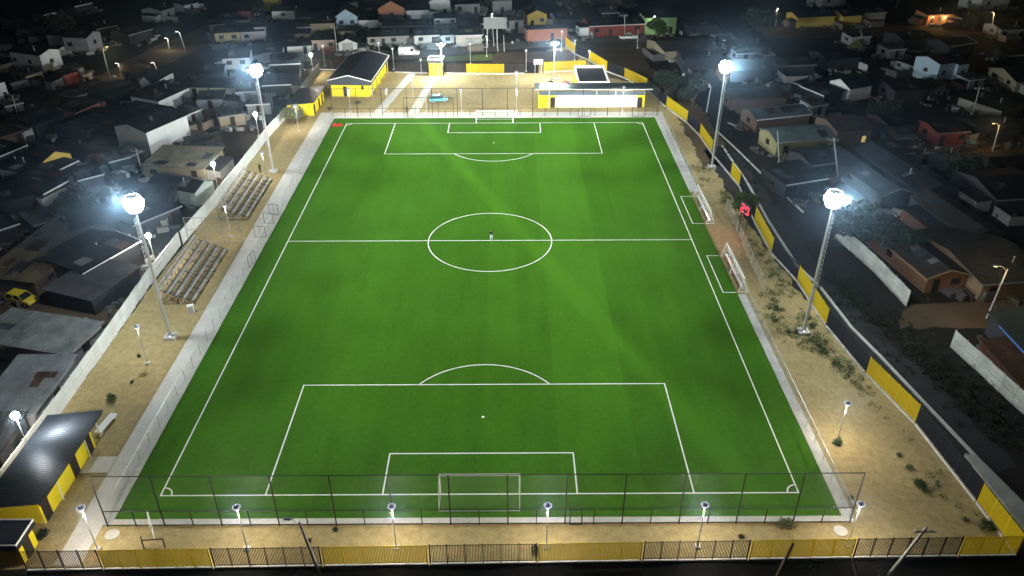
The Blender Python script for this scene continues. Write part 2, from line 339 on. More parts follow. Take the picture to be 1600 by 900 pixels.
far_flood(-12.9, 83.0, 7.4, 'short floodlight mast beside the small yellow kiosk')
far_flood(13.5, 80.5, 8.2, 'short floodlight mast behind the long white walled building')

# ------------------------------------------------------------------ post-top lamps
def post_lamp(x, y, label, hh=5.2, power=None, big=1., on=True):
    t = thing('post_lamp', label, 'lamp post', (x, y, 0), 0, 'post-top lamps around the ground')
    MB().tube((0, 0, .1), (0, 0, hh-.55), .06, .045, 8).build('pole', M['steel'], t)
    MB().box((0, 0, .05), (.5, .5, .3)).build('footing', M['kerb'], t)
    if big > 1:
        MB().ball((0, 0, hh-.1), .2*big, 14, 10).build('glowing_globe', M['glow'], t, True)
        MB().lathe([(.14, hh-.6), (.2, hh-.52), (.05, hh-.5)], n=12).build('lamp_collar', M['cond'], t)
    else:
        MB().lathe([(.05, hh-.52), (.09, hh-.42), (.30*big, hh-.06), (.02, hh-.06)], n=14).build('glowing_bowl', M['glow' if big > 1 else 'bowl'], t, smooth=True)
        MB().lathe([(.0, hh+.03), (.26*big, hh+.02), (.35*big, hh-.02), (.36*big, hh+.03), (.33*big, hh+.06)], n=16).build('reflector_rim', M['glow' if big > 1 else 'rim'], t, smooth=True)
        MB().lathe([(.27*big, hh+.04), (.25*big, hh+.12), (.13*big, hh+.2), (0, hh+.22)], n=14).build('lamp_hood', M['glow' if big > 1 else 'cond'], t, smooth=True)
    light('lamp_light', 'POINT', (0, 0, hh-.85), POST_W if power is None else power, (1, .90, .74), .16, t)
fr = ['by the open steel frame at the path end', 'second from the path along the front fence', 'on the front strip just left of the near goal', 'on the front strip just right of the near goal', 'on the front strip below the near right penalty corner', 'outside the near right corner of the cage']
for x, n in zip((-33.1, -20.1, -7.1, 6, 19.2, 32.3), fr): post_lamp(x, -57.0, 'white hooded post lamp ' + n, 5.2, POST_W*1.3)
post_lamp(36.0, -43.9, 'white hooded post lamp standing alone on the sand near a round bush', 5.2, POST_W*1.5)
post_lamp(-39.2, -30.0, 'white hooded post lamp on the sand below the tall floodlight tower', 5.2, POST_W*.25)
post_lamp(-38.9, 1.6, 'white hooded post lamp between the two bleachers', 5.2, POST_W*.4)
post_lamp(-38.9, 22.2, 'white hooded post lamp where two people stand', 5.2, POST_W*.5)
post_lamp(-38.8, 46.5, 'white hooded post lamp in front of the round olive tree')
far = [((-30.3, 57.3), 'in front of the yellow hall doorway'), ((-22.4, 57.3), 'on the pale path leading to the hall'), ((-14.4, 57.2), 'beside the blue car'), ((-7.0, 57.1), 'left of the far goal'), ((4.5, 57.4), 'right of the far goal'), ((26.8, 57.8), 'in front of the long white walled building'),
 ((4.6, 68.8), 'in the middle of the open sandy yard'), ((-18.2, 67.2), 'between the two pale yard paths'), ((-17.4, 79.2), 'on the yard path before the yellow kiosk'), ((-25.1, 88.9), 'just beyond the far end of the yellow hall'), ((-6.6, 93.4), 'on the grass bank behind the yellow back fence'), ((-2.7, 100.3), 'at the top of the grass bank under the white billboard'), ((7.1, 86.8), 'on the brown earth beside the basketball hoop'), ((16.7, 105.3), 'at the far end of the side fence'), ((19.5, 96.2), 'beside the second last dark fence panel'), ((22.1, 86.0), 'behind the small flat roofed building')]
for (x, y), n in far: post_lamp(x, y, 'hooded post lamp ' + n, 5.2, POST_W*.7)
post_lamp(-29.2, 94.3, 'hooded post lamp at the street behind the yellow hall', 5.2, 250)
post_lamp(-42.5, 92.0, 'hooded post lamp on the street left of the yellow hall', 5.2, 250)
for (x, y, hh), n in (((-45.9, 43.6, 4.6), 'outside the white wall near the far left tower'), ((-46.1, 18.6, 4.7), 'outside the white wall level with the upper bleachers'), ((-46.9, -7.0, 4.8), 'outside the white wall level with the lower bleachers'), ((-44.2, -46.0, 6.0), 'inside the white wall above the black roofed changing block'), ((-43.6, 83.6, 5.2), 'left of the yellow hall by the dark fence')):
    post_lamp(x, y, 'bright white post lamp ' + n, hh, 2600, 2.0)

# ------------------------------------------------------------------ bar fences
def panel_mesh(bw, hh, m, cache={}):
    k = (round(bw, 2), hh, m.name)
    if k not in cache:
        b = MB(); n = max(2, int(bw/.135)); z0 = .28
        for i in range(n): b.box((.05+(bw-.1)*(i+.5)/n, 0, (z0+hh)/2), (.088 if 'yellow' in m.name else .05, .03, hh-z0-.12))
        b.box((bw/2, .024, z0+.12), (bw-.06, .016, .07)); b.box((bw/2, .024, hh-.14), (bw-.06, .016, .07))
        o = b.build('panel', m, fix=False); cache[k] = o.data; bpy.data.objects.remove(o)
    return cache[k]
def bar_fence(p, q, m, label, group, hh=2.55, bay=1.62):
    p, q = Vector((p[0], p[1], 0)), Vector((q[0], q[1], 0)); d = q-p; Ln = d.length
    t = thing('fence_section', label, 'fence', p, math.atan2(d.y, d.x), group)
    n = max(1, round(Ln/bay)); bw = Ln/n
    me = panel_mesh(bw, hh, m)
    pm = None
    for i in range(n+1):
        if pm is None:
            o = MB().box((0, 0, hh/2+.08), (.08, .07, hh-.1)).build('post', m, t); pm = o.data
        else:
            o = bpy.data.objects.new('post', pm); COL.objects.link(o); o.parent = t
        o.location.x = i*bw if 0 < i < n else (.05 if i == 0 else Ln-.05)
    for i in range(n):
        o = bpy.data.objects.new('panel', me); COL.objects.link(o); o.parent = t; o.location.x = i*bw
    MB().box((Ln/2, 0, .08), (Ln-.02, .2, .3)).build('plinth', M['kerb'], t)
    return t
fy = lambda x: -59.2 + (x+37.2)*(1.05/83.7)
fx = [G(a, 888, 0).x for a in (45, 165, 335, 505, 670, 840, 1004, 1172, 1337, 1505)] + [46.45]
nm = ['dark bar fence section beside the small guard hut', 'yellow bar fence section in front of the open steel frame', 'dark bar fence section crossed by the leaning concrete pole', 'yellow bar fence section just left of the near goal', 'dark bar fence section directly below the near goal', 'yellow bar fence section just right of the near goal', 'dark bar fence section below the near right penalty corner', 'yellow bar fence section crossed by the dark wooden pole', 'dark bar fence section behind the pale pole with cross arm', 'yellow bar fence section turning the near right corner']
for i, n in enumerate(nm):
    a, b_ = fx[i], fx[i+1]
    bar_fence((a+.06, fy(a)), (b_-.06, fy(b_)), M['brown'] if i % 2 == 0 else M['yrust'], n, 'front fence sections')
P = [(46.5, -58.05), (46.1, -52), (45.2, -41.1), (43.3, -32.6), (42.07, -22.9), (41.86, -12.1), (40.6, -4.4), (40.9, 6.2), (41.8, 19), (41.4, 23.6), (40.4, 33.9), (40.05, 43.2), (39, 50.4), (36.4, 60), (34.1, 72.4), (30.1, 81.2), (26.6, 86.5), (23.2, 96), (20, 102), (18, 110)]
nm = ['yellow side fence section at the near right corner', 'navy side fence section beside three dry bushes on the sand', 'long yellow side fence section above the dark weeds', 'navy side fence section between two yellow ones below the right floodlight tower', 'yellow side fence section right behind the near right floodlight tower', 'navy side fence section opposite the nearer dugout', 'yellow side fence section just below the red scoreboard', 'navy side fence section behind the red scoreboard and bushy tree', 'short yellow side fence section above the bushy tree', 'navy side fence section between the bushy tree and far tower', 'yellow side fence section beside the far right floodlight tower', 'navy side fence section just beyond the far right tower', 'yellow side fence section at the far right pitch corner', 'navy side fence section beside the long white walled building', 'yellow side fence section behind the end of the white walled building', 'navy side fence section behind the small flat roofed building', 'yellow side fence section beside the brown earth track', 'navy side fence section near the top of the earth bank', 'yellow side fence section farthest away at the street']
for i, n in enumerate(nm):
    a, b_ = Vector(P[i]), Vector(P[i+1]); d = (b_-a).normalized()*.06
    bar_fence(a+d, b_-d, M['navy'] if i % 2 else M['yrust'], n, 'side fence sections', bay=1.8)
for x0, y0, x1, y1, m, n in ((-24.6, 86.4, -16.6, 85.4, 'brown', 'brown bar fence section between the yellow hall and the kiosk'), (-12.0, 85.2, -7.3, 85.1, 'brown', 'brown bar gate fence section right of the yellow kiosk'), (-7.2, 85.0, 1.8, 84.7, 'yrust', 'yellow bar fence section at the foot of the grass bank'), (1.9, 84.8, 6.6, 85, 'brown', 'brown bar fence section left of the basketball hoop'), (11.4, 86.2, 21.5, 87.6, 'yrust', 'yellow bar fence section behind the small flat roofed building'), (-45, 89, -37.2, 88.4, 'brown', 'dark bar fence section left of the yellow hall')):
    bar_fence((x0, y0), (x1, y1), M[m], n, 'back fence sections', 2.5, 1.7)

# ------------------------------------------------------------------ chain-link fences
def mesh_panel(name, a, b_, z0, z1, m, parent):
    a, b_ = Vector(a), Vector(b_); L_ = (b_-a).length
    me = bpy.data.meshes.new(name); me.from_pydata([(a.x, a.y, z0), (b_.x, b_.y, z0), (b_.x, b_.y, z1), (a.x, a.y, z1)], [], [(0, 1, 2, 3)])
    u = me.uv_layers.new(name='UVMap'); uv = [(0, z0), (L_, z0), (L_, z1), (0, z1)]
    for i, c in enumerate(uv): u.data[i].uv = c
    me.materials.append(m); o = bpy.data.objects.new(name, me); COL.objects.link(o); o.parent = parent; return o
def link_fence(name, p, q, hh, sp, label, cat='fence', m='mesh', r=.03, pm='black', mids=(), half=False):
    p, q = Vector((p[0], p[1], 0)), Vector((q[0], q[1], 0)); d = q-p; Ln = d.length
    t = thing(name, label, cat, p, math.atan2(d.y, d.x)); n = max(1, round(Ln/sp))
    pd = None
    for i in range(n+1):
        if pd is None: o = MB().tube((0, 0, -.05), (0, 0, hh), r*1.25, n=8).build('post', M[pm], t); pd = o.data
        else: o = bpy.data.objects.new('post', pd); COL.objects.link(o); o.parent = t
        o.location.x = Ln*i/n
    if half:
        pd = None
        for i in range(n):
            if pd is None: o = MB().tube((0, 0, -.05), (0, 0, half), r, n=6).build('short_post', M[pm], t); pd = o.data
            else: o = bpy.data.objects.new('short_post', pd); COL.objects.link(o); o.parent = t
            o.location.x = Ln*(i+.5)/n
    for z in (hh,)+tuple(mids): MB().tube((0, 0, z), (Ln, 0, z), r*.9, n=6).build('rail', M[pm], t)
    mesh_panel('chain_link', (0, .05), (Ln, .05), .1, hh-.02, M[m], t)
    return t
link_fence('ball_stop_fence', (-33.4, -54.3), (33.5, -54.3), 6.1, 5.13, 'tall black ball stop fence behind the near goal', m='dmesh', r=.052, mids=(1.85, .1), half=1.85)
link_fence('ball_stop_fence', (-33.5, 54.5), (33.6, 54.5), 6.0, 5.13, 'tall dark ball stop fence behind the far goal', m='dmesh', r=.05, mids=(1.85,), half=1.85)
link_fence('touchline_fence', (-33.5, -54.1), (-33.5, -8), 1.85, 2.56, 'low chain link fence between left path and turf, nearer length', r=.025, pm='steel')
link_fence('touchline_fence', (-33.5, 9.2), (-33.5, 54.3), 1.85, 2.56, 'low chain link fence between left path and turf, farther length', r=.025, pm='steel')
link_fence('touchline_fence', (-33.5, -5.6), (-33.5, 5.2), 1.85, 2.56, 'short chain link fence length between the two open gates', r=.025, pm='steel')
link_fence('touchline_fence', (33.6, -54.1), (33.7, -16.5), 1.85, 2.56, 'low chain link fence on the right side nearer than the dugouts', r=.025, pm='steel')
link_fence('touchline_fence', (34.2, 18), (34.3, 54.3), 1.85, 2.56, 'low chain link fence on the right side beyond the dugouts', r=.025, pm='steel')
link_fence('inner_fence', (36.6, -15), (37.6, 10.5), 1.8, 2.6, 'low chain link fence beside the red scoreboard posts', r=.025, pm='steel')
link_fence('cross_fence', (-44.6, -.2), (-36.6, -.4), 4.1, 2.67, 'tall steel mesh fence across the sand between the bleachers', r=.045, pm='cond', m='fmesh', mids=(2.1, .1))
def gate_leaf(p, ang, label, wd=1.7, hh=1.85):
    t = thing('gate_leaf', label, 'gate', (*p, 0), R(ang), 'open gates along the left touchline')
    b = MB().path([(0, 0, .12), (0, 0, hh), (wd, 0, hh), (wd, 0, .12), (0, 0, .12)], .035).tube((wd/2, 0, .12), (wd/2, 0, hh), .022)
    b.build('frame', M['black'], t); mesh_panel('chain_link', (0.03, .0), (wd-.03, .0), .14, hh-.02, M['mesh'], t)
gate_leaf((-33.5, 1.2), 176, 'open dark gate leaf across the path nearest the cross fence', 1.7)
gate_leaf((-33.5, -8.0), 80, 'dark gate leaf lower down beside the first bleachers', 2.0)
gate_leaf((-33.5, 5.7), 172, 'open dark gate leaf opposite the upper bleachers', 1.5)
gate_leaf((-33.5, 8.7), 170, 'farthest dark gate leaf folded over the path', 1.5)
# side-goal frame and gates on the far fence
t = thing('double_gate', 'dark steel double gate frame in the far fence behind the blue car', 'gate', (-18.7, 54.15, 0))
for x in (0, 5.1, 7.1, 10.2): MB().box((x, 0, 2.1), (.09, .09, 4.2)).build('post', M['brown'], t)
MB().box((5.1, .12, 4.15), (10.3, .09, .1)).build('top_beam', M['brown'], t)
MB().path([(.5, -.12, .12), (.5, -.12, 1.9), (2.4, -.12, 1.9), (2.4, -.12, .12), (.5, -.12, .12)], .03).build('leaf_frame', M['black'], t)
for x, n in ((17.2, 'low dark gate in the far fence below the white wall'), (28.4, 'low dark gate in the far fence near the right corner')):
    t = thing('low_gate', n, 'gate', (x, 54.25, 0)); MB().path([(0, 0, .1), (0, 0, 1.9), (2.6, 0, 1.9), (2.6, 0, .1), (0, 0, .1)], .05).tube((1.3, 0, .1), (1.3, 0, 1.9), .03).build('frame', M['black'], t)
t = thing('low_gate', 'small dark gate in the near fence below the goal area', 'gate', (8.2, -54.45, 0)); MB().path([(0, 0, .1), (0, 0, 1.95), (1.05, 0, 1.95), (1.05, 0, .1), (0, 0, .1)], .06).build('frame', M['black'], t)
# precast wall on the left
def precast(pts, hh, label, m, step=2.05):
    p0 = Vector((*pts[0], 0)); t = thing('precast_wall', label, 'wall', p0)
    for a, b_ in zip(pts, pts[1:]):
        a, b_ = Vector((*a, 0)), Vector((*b_, 0)); d = b_-a; n = max(1, round(d.length/step)); an = math.atan2(d.y, d.x); L_ = d.length/n
        for i in range(n):
            c = a+d*((i+.5)/n)-p0; jit = random.uniform(-.05, .05); b = MB(); bh = hh/4
            for k in range(4): b.box((c.x, c.y, k*bh+bh/2), (L_-.13, .07+(.035 if k % 2 else 0), bh-.035), an)
            o = b.build('slab_panel', m, t); o.location.z = jit
            e = a+d*(i/n)-p0; MB().box((e.x, e.y, hh/2), (.12, .14, hh+.12), an).build('post', m, t)
precast([(-45.0, -60), (-45.1, -41), (-45.2, -35), (-45.3, -24), (-45.7, -12), (-45.5, -1)], 2.15, 'long pale precast wall beside the sand, nearer half up to the cross fence', M['precast'])
precast([(-45.3, -.6), (-44.7, 10.4), (-44.2, 24.3), (-43.9, 43), (-43.1, 54)], 2.15, 'pale precast wall beside the sand, farther half beyond the cross fence', M['precast'])
precast([(-43.0, 54.6), (-43.2, 70), (-43, 88)], 2.0, 'grey green wall beyond the small yellow block, leading to the street', M['oldwall'])
precast([(51.5, .4), (53.2, -9), (54.0, -18.6)], 2.4, 'pale concrete wall across the alley opposite the right floodlight tower', M['oldwall'])
precast([(55.5, -27.4), (57.4, -39.9), (59, -52)], 2.4, 'grey concrete wall in front of the big dark roof with painted blue gutter shine', M['oldwall'])

# ------------------------------------------------------------------ goals, dugouts, bleachers
def goal(y, s, label):
    t = thing('goal', label, 'goal', (0, y, 0)); b = MB(); hw = 3.72
    b.box((-hw, 0, 1.22), (.14, .14, 2.44)).box((hw, 0, 1.22), (.14, .14, 2.44)).box((0, 0, 2.51), (2*hw+.14, .14, .14)); b.build('goal_frame', M['white'], t)
    b = MB()
    for x in (-hw, hw): b.path([(x, 0, 2.46), (x, s*.9, 2.4), (x, s*2.1, .06), (x, 0, .06)], .035)
    b.tube((-hw, s*2.1, .06), (hw, s*2.1, .06), .035); b.build('net_stay', M['steel'], t)
    me = bpy.data.meshes.new('net'); v = [(-hw, 0, 2.46), (hw, 0, 2.46), (hw, s*.9, 2.4), (-hw, s*.9, 2.4), (hw, s*2.1, .08), (-hw, s*2.1, .08), (-hw, 0, .08), (hw, 0, .08)]
    me.from_pydata(v, [], [(0, 1, 2, 3), (3, 2, 4, 5), (0, 3, 5, 6), (1, 7, 4, 2)]); u = me.uv_layers.new(name='UVMap')
    for pl in me.polygons:
        for li in pl.loop_indices:
            c = Vector(v[me.loops[li].vertex_index]); u.data[li].uv = (c.x, c.z+c.y) if pl.index < 2 else (c.y, c.z)
    me.materials.append(M['net']); o = bpy.data.objects.new('net', me); COL.objects.link(o); o.parent = t
goal(-50.68, -1, 'white goal with net in front of the near ball stop fence')
goal(50.68, 1, 'white goal with net at the far end before the sandy yard')
def dugout(y, L_, label):
    t = thing('dugout_frame', label, 'dugout', (33.4, y, .0), 0, 'white dugout frames beside the pitch')
    for k in (0, .5, 1):
        yy = k*L_; b = MB(); b.path([(-.15, yy, 0), (.35, yy, 2.1), (1.1, yy, .0), (-.15, yy, 0.02)], .045)
        for j in range(1, 5): b.tube((-.15+.5*j/5, yy, 2.1*j/5), (1.1-.75*j/5, yy, 2.1*j/5), .03)
        b.build('side_frame', M['white'], t)
    MB().box((.37, L_/2, 2.12), (.14, L_+.2, .12)).build('top_beam', M['white'], t)
    b = MB()
    for j in range(1, 4): b.tube((1.1-.75*j/4, 0, 2.1*j/4), (1.1-.75*j/4, L_, 2.1*j/4), .02)
    b.build('back_bar', M['white'], t)
    MB().box((.45, L_/2, .42), (.35, L_-.4, .05)).build('bench', M['steel'], t)
dugout(5.3, 9.8, 'white metal dugout frame farther from the camera, before the red scoreboard')
dugout(-14.7, 9.8, 'white metal dugout frame nearer the camera, past the reddish ground')
def bleacher(x0, x1, y0, y1, label, top):
    t = thing('bleacher', label, 'bleachers', (x1, y0, 0)); W_ = x1-x0; L_ = y1-y0; n = 5
    for i in range(n):
        x = -.25-(W_-.5)*i/(n-1); z = .5+(top-.5)*i/(n-1)
        MB().box((x, L_/2, z), (.34, L_, .06)).build('seat_plank', M['wood'], t)
        if i: MB().box((x+.55, L_/2, z-.42), (.32, L_, .05)).build('foot_plank', M['footp'], t)
    MB().box((-W_+.02, L_/2, top+.45), (.06, L_, .28)).build('back_board', M['wood'], t)
    nf = 6
    for k in range(nf):
        y = .15+(L_-.3)*k/(nf-1); b = MB(); zz = top+.6
        b.path([(-W_, y, 0), (-W_, y, zz)], .045).path([(-.05, y, 0), (-.05, y, .47)], .045).path([(0, y, .02), (-W_, y, .02)], .04)
        b.path([(-.05, y, .45), (-W_+.2, y, top-.05)], .045).path([(-W_, y, .05), (-W_*.5, y, top*.5)], .035).path([(-W_*.5, y, .02), (-W_*.5, y, .5+(top-.5)*.45)], .04).path([(-W_*.5, y, .05), (-W_*.9, y, top*.85)], .03)
        b.build('support_frame', M['black'], t)
    b = MB()
    for k in range(nf-1):
        y, y2 = .15+(L_-.3)*k/(nf-1), .15+(L_-.3)*(k+1)/(nf-1); b.tube((-W_, y, .1), (-W_, y2, top), .025).tube((-W_, y2, .1), (-W_, y, top), .025)
    b.build('cross_brace', M['black'], t)
bleacher(-42.3, -38.0, -17.3, -3.0, 'weathered plank bleachers nearer the camera on dark frames', 2.2)
bleacher(-42.4, -37.9, 7.2, 22.4, 'weathered plank bleachers beyond the cross fence', 2.0)
# red electronic board
t = thing('scoreboard', 'glowing red electronic board on two dark posts beside the bushy tree', 'scoreboard', (37.6, 1.0, 0), R(20))
for y in (-.8, .8): MB().box((0, y, 1.9), (.1, .1, 3.8)).build('post', M['black'], t)
cs = MB().box((0, 0, 4.5), (.25, 2.6, 1.5)).build('casing', M['black'], t)
b = MB()
for s, segs in enumerate(('abcdf', 'abged')):
    y0 = -.55 + s*1.1 - (.0)
    S = {'a': ((0, .55), (.62, .1)), 'g': ((0, 0), (.62, .1)), 'd': ((0, -.55), (.62, .1)), 'f': ((.3, .28), (.1, .5)), 'b': ((-.3, .28), (.1, .5)), 'e': ((.3, -.28), (.1, .5)), 'c': ((-.3, -.28), (.1, .5))}
    for k in segs: (yy, zz), (a, c) = S[k]; b.box((-.14, y0+yy, 4.5+zz), (.03, a, c))
b.build('digits', M['red'], cs)
light('board_glow', 'AREA', (-.4, 0, 4.5), 90, (1, .08, .1), .3, t).rotation_euler = (0, R(55), 0)

# ------------------------------------------------------------------ club buildings
def opening(b_parent, kind, x, z, w_, hh, face, off, fm, pm):
    """window or door: a frame (part) with its pane (sub-part) on face 'f' (local y=off, looking -y), 'r' (x=off, +x), 'l' (x=off, -x)"""
    def bx(c, d):
        if face == 'f': return MB().box((c[0], off-c[2], c[1]), (d[0], d[2], d[1]))
        s = 1 if face == 'r' else -1
        return MB().box((off+s*c[2], c[0], c[1]), (d[2], d[0], d[1]))
    o = bx((x, z+hh/2, .02), (w_, hh, .10)).build(kind, fm, b_parent)
    bx((x, z+hh/2 - (.0 if kind == 'window' else .04), .06), (w_-.14, hh-(.14 if kind == 'window' else .1), .05)).build('pane' if kind == 'window' else 'door_leaf', pm, o)
    if kind == 'window': bx((x, z+hh/2, .075), (.05, hh-.14, .05)).build('mullion', fm, o)
    return o
# hall
t = thing('hall', 'large yellow hall with black gabled roof and white roof trim', 'hall', (-36.3, 68.3, 0), R(-3.4))
Wd, Dp, ev = 8.4, 19.6, 3.9
b = MB(); b.prism([(0, 0), (Wd, 0), (Wd, ev-.2), (Wd/2, ev+.75), (0, ev-.2)], 'y', 0, Dp); b.build('walls', M['yellow'], t)
b = MB(); b.prism([(-.45, ev-.25), (Wd/2, ev+.9), (Wd+.75, ev-.33), (Wd+.75, ev-.2), (Wd/2, ev+1.05), (-.45, ev-.12)], 'y', -.65, Dp+.6); b.build('roof', M['roofdarky'], t)
b = MB(); b.prism([(-.45, ev-1.15), (Wd+.75, ev-1.15), (Wd+.75, ev-.36), (Wd/2, ev+.86), (-.45, ev-.28)], 'y', -.62, -.5); b.build('gable_board', mat('slate_board', (.06, .065, .08), .6), t)
b = MB()
for y in (-.74, Dp+.58): b.prism([(-.5, ev-.25), (Wd/2, ev+.9), (Wd+.8, ev-.33), (Wd+.8, ev-.15), (Wd/2, ev+1.1), (-.5, ev-.07)], 'y', y, y+.08)
b.box((Wd+.82, Dp/2, ev-.24), (.08, Dp+1.2, .18)).box((-.52, Dp/2, ev-.16), (.08, Dp+1.2, .18)); b.build('roof_trim', M['white'], t)
MB().box((Wd+.6, Dp/2, ev-.75), (.08, Dp+1.1, .75)).build('side_fascia', mat('slate_fascia', (.055, .06, .075), .6), t)
opening(t, 'door', 3.05, .05, .75, 2.2, 'f', 0, M['black'], M['door']); opening(t, 'window', 7.0, 1.6, .5, .9, 'f', 0, M['black'], M['glass'])
for k in range(5): MB().box((Wd+.55, .3+k*4.6, 1.45), (.12, .12, 2.95)).build('veranda_post', M['yellow'] if k else M['white'], t)
for y in (3, 7.5, 12, 16.5): opening(t, 'door', y, .05, .9, 2.1, 'r', Wd, M['brown'], M['door'])
# small yellow block
t = thing('changing_block', 'small yellow block with dark sloping roof behind the round olive tree', 'building', (-43.0, 55.7, 0), R(-2))
MB().prism([(0, 0), (5.3, 0), (5.3, 2.75), (0, 2.2)], 'y', 0, 9.6).build('walls', M['yellow'], t)
MB().prism([(-.3, 2.24), (5.7, 2.84), (5.7, 2.96), (-.3, 2.36)], 'y', -.35, 11.2).build('roof', M['roofdarky'], t)
for y in (.6, 4.6, 7.2): opening(t, 'door', y+.5, .05, .9, 2.05, 'r', 5.3, M['brown'], M['door'])
# kiosk
t = thing('kiosk', 'tiny yellow flat roofed kiosk beside the floodlight mast', 'kiosk', (-16.0, 83.4, 0), R(-4))
MB().b2((0, 0, 0), (3.1, 2.9, 3.1)).build('walls', M['yellow'], t)
MB().b2((-.2, -.2, 3.102), (3.3, 3.1, 3.9)).build('roof_parapet', mat('kiosk_band', (.05, .05, .05), .7), t)
MB().b2((-.24, -.24, 3.902), (3.34, -.08, 4.0)).b2((-.24, -.08, 3.902), (-.08, 3.14, 4.0)).b2((3.18, -.08, 3.902), (3.34, 3.14, 4.0)).b2((-.08, 2.98, 3.902), (3.18, 3.14, 4.0)).build('coping', M['white'], t)
for x in (1.1, 2.2): MB().box((x, -.12, 2), (.08, .08, 4)).build('downpipe', M['white'], t)
opening(t, 'door', 1.4, .05, .9, 2.1, 'r', 3.1, M['brown'], M['door'])
# long white walled building
t = thing('pavilion', 'long low pavilion with white front wall and dark flat roof', 'building', (9.2, 60.1, 0), R(-.4))
MB().b2((0, .03, 0), (22.5, 4.4, 3.6)).build('walls', M['yellow'], t)
MB().b2((3.6, -.06, .12), (20.9, .028, 2.75)).build('white_front', wallm((.82, .82, .80)), t)
MB().b2((.0, -.12, 2.76), (22.4, .026, 3.62)).build('eave_shade_band', mat('shaded_band', (.10, .12, .14), .6), t)  # shade of the under-eave recess put into the band's colour
MB().prism([(-.5, 4.06), (4.9, 3.72), (4.9, 3.86), (-.5, 4.2)], 'x', -.8, 23.9).build('roof', mat('zinc_roof', (.10, .14, .16), .36, .15, 1, metal=.7, wave='X', wd=.4), t)
MB().b2((-.8, -.62, 4.02), (23.9, -.52, 4.2)).build('gutter', M['white'], t)
for x in (2.2, 12.2, 16.2): MB().tube((x, -.57, .05), (x, -.57, 4.05), .07).build('downpipe', M['white'], t)
for x in (3.0, 21.5): opening(t, 'door', x, .05, 1.0, 2.2, 'f', -.06 if x > 20 else .03, M['brown'], M['door'])
# building with parapet roof
t = thing('store_building', 'small building with dark roof inside a pale parapet and yellow side wall', 'building', (18.2, 66.2, 0), R(1))
MB().b2((0, 0, 0), (6.6, 10.6, 3.0)).build('walls', M['yellow'], t)
MB().prism([(.2, 3.05), (10.4, 3.6), (10.4, 3.7), (.2, 3.15)], 'x', .2, 6.4).build('roof', M['roofdarky'], t)
MB().b2((-.1, -.1, 3.003), (6.7, .2, 3.75)).b2((-.1, 10.4, 3.003), (6.7, 10.7, 4.3)).prism([(.2, 3.003), (10.4, 3.003), (10.4, 4.2), (.2, 3.7)], 'x', -.1, .15).prism([(.2, 3.003), (10.4, 3.003), (10.4, 4.2), (.2, 3.7)], 'x', 6.45, 6.7).build('parapet', M['white'], t)
# corrugated changing rooms near left
def corr_roof(x0, x1, y0, y1, z0, z1, pitch=.28, amp=.045):
    b = MB(); n = int((y1-y0)/pitch*6); vs = []
    for i in range(n+1):
        y = y0+(y1-y0)*i/n; dz = amp*math.sin(2*PI*(y-y0)/pitch); vs += [(x0, y, z0+dz), (x1, y, z1+dz), (x0, y, z0+dz-.03), (x1, y, z1+dz-.03)]
    fs = [(4*i, 4*i+1, 4*i+5, 4*i+4) for i in range(n)]+[(4*i+2, 4*i+6, 4*i+7, 4*i+3) for i in range(n)]+[(4*i+1, 4*i+3, 4*i+7, 4*i+5) for i in range(n)]+[(4*i, 4*i+4, 4*i+6, 4*i+2) for i in range(n)]
    return b.add(vs, fs+[(0, 2, 3, 1), (4*n, 4*n+1, 4*n+3, 4*n+2)])
t = thing('changing_rooms', 'yellow changing rooms with black corrugated roof and three dark doors', 'building', (-44.0, -54, 0))
MB().prism([(0.3, 0), (4.9, 0), (4.9, 2.62), (0.3, 2.15)], 'y', 0, 10.1).build('walls', M['yellow'], t)
corr_roof(-.35, 5.55, -.45, 12.2, 2.3, 2.98).build('roof', M['corr'], t)
MB().b2((5.3, -.4, 2.62), (5.4, 12.1, 2.86)).build('fascia', M['brown'], t)
for y in (.75, 6.2, 9.2): opening(t, 'door', y, .03, 1.05, 2.1, 'r', 4.9, M['brown'], M['door'])
for y in (2.8, 8.4): MB().tube((5.2, y, .05), (5.2, y, 2.7), .05).build('downpipe', M['white'], t)
MB().box((4.75, 11.6, 1.3), (.12, .12, 2.6)).build('roof_post', M['white'], t)
# guard hut
t = thing('guard_hut', 'small yellow guard hut with framed black roof at the near left corner', 'hut', (-43.4, -58.5, 0))
MB().b2((0, 0, 0), (4.7, 2.3, 2.1)).build('walls', M['yellow'], t)
MB().b2((-.3, -.35, 2.102), (5.0, 2.55, 2.62)).build('roof_band', M['black'], t)
corr_roof(-.2, 4.9, -.25, 2.45, 2.7, 2.7, .2, .03).build('roof', M['corr'], t)
MB().b2((-.3, -.35, 2.622), (5.0, -.27, 2.8)).b2((4.92, -.27, 2.622), (5.0, 2.55, 2.8)).b2((-.3, 2.47, 2.622), (4.92, 2.55, 2.8)).build('coping', M['white'], t)
opening(t, 'door', 1.1, .03, .95, 1.95, 'r', 4.7, M['brown'], M['door'])

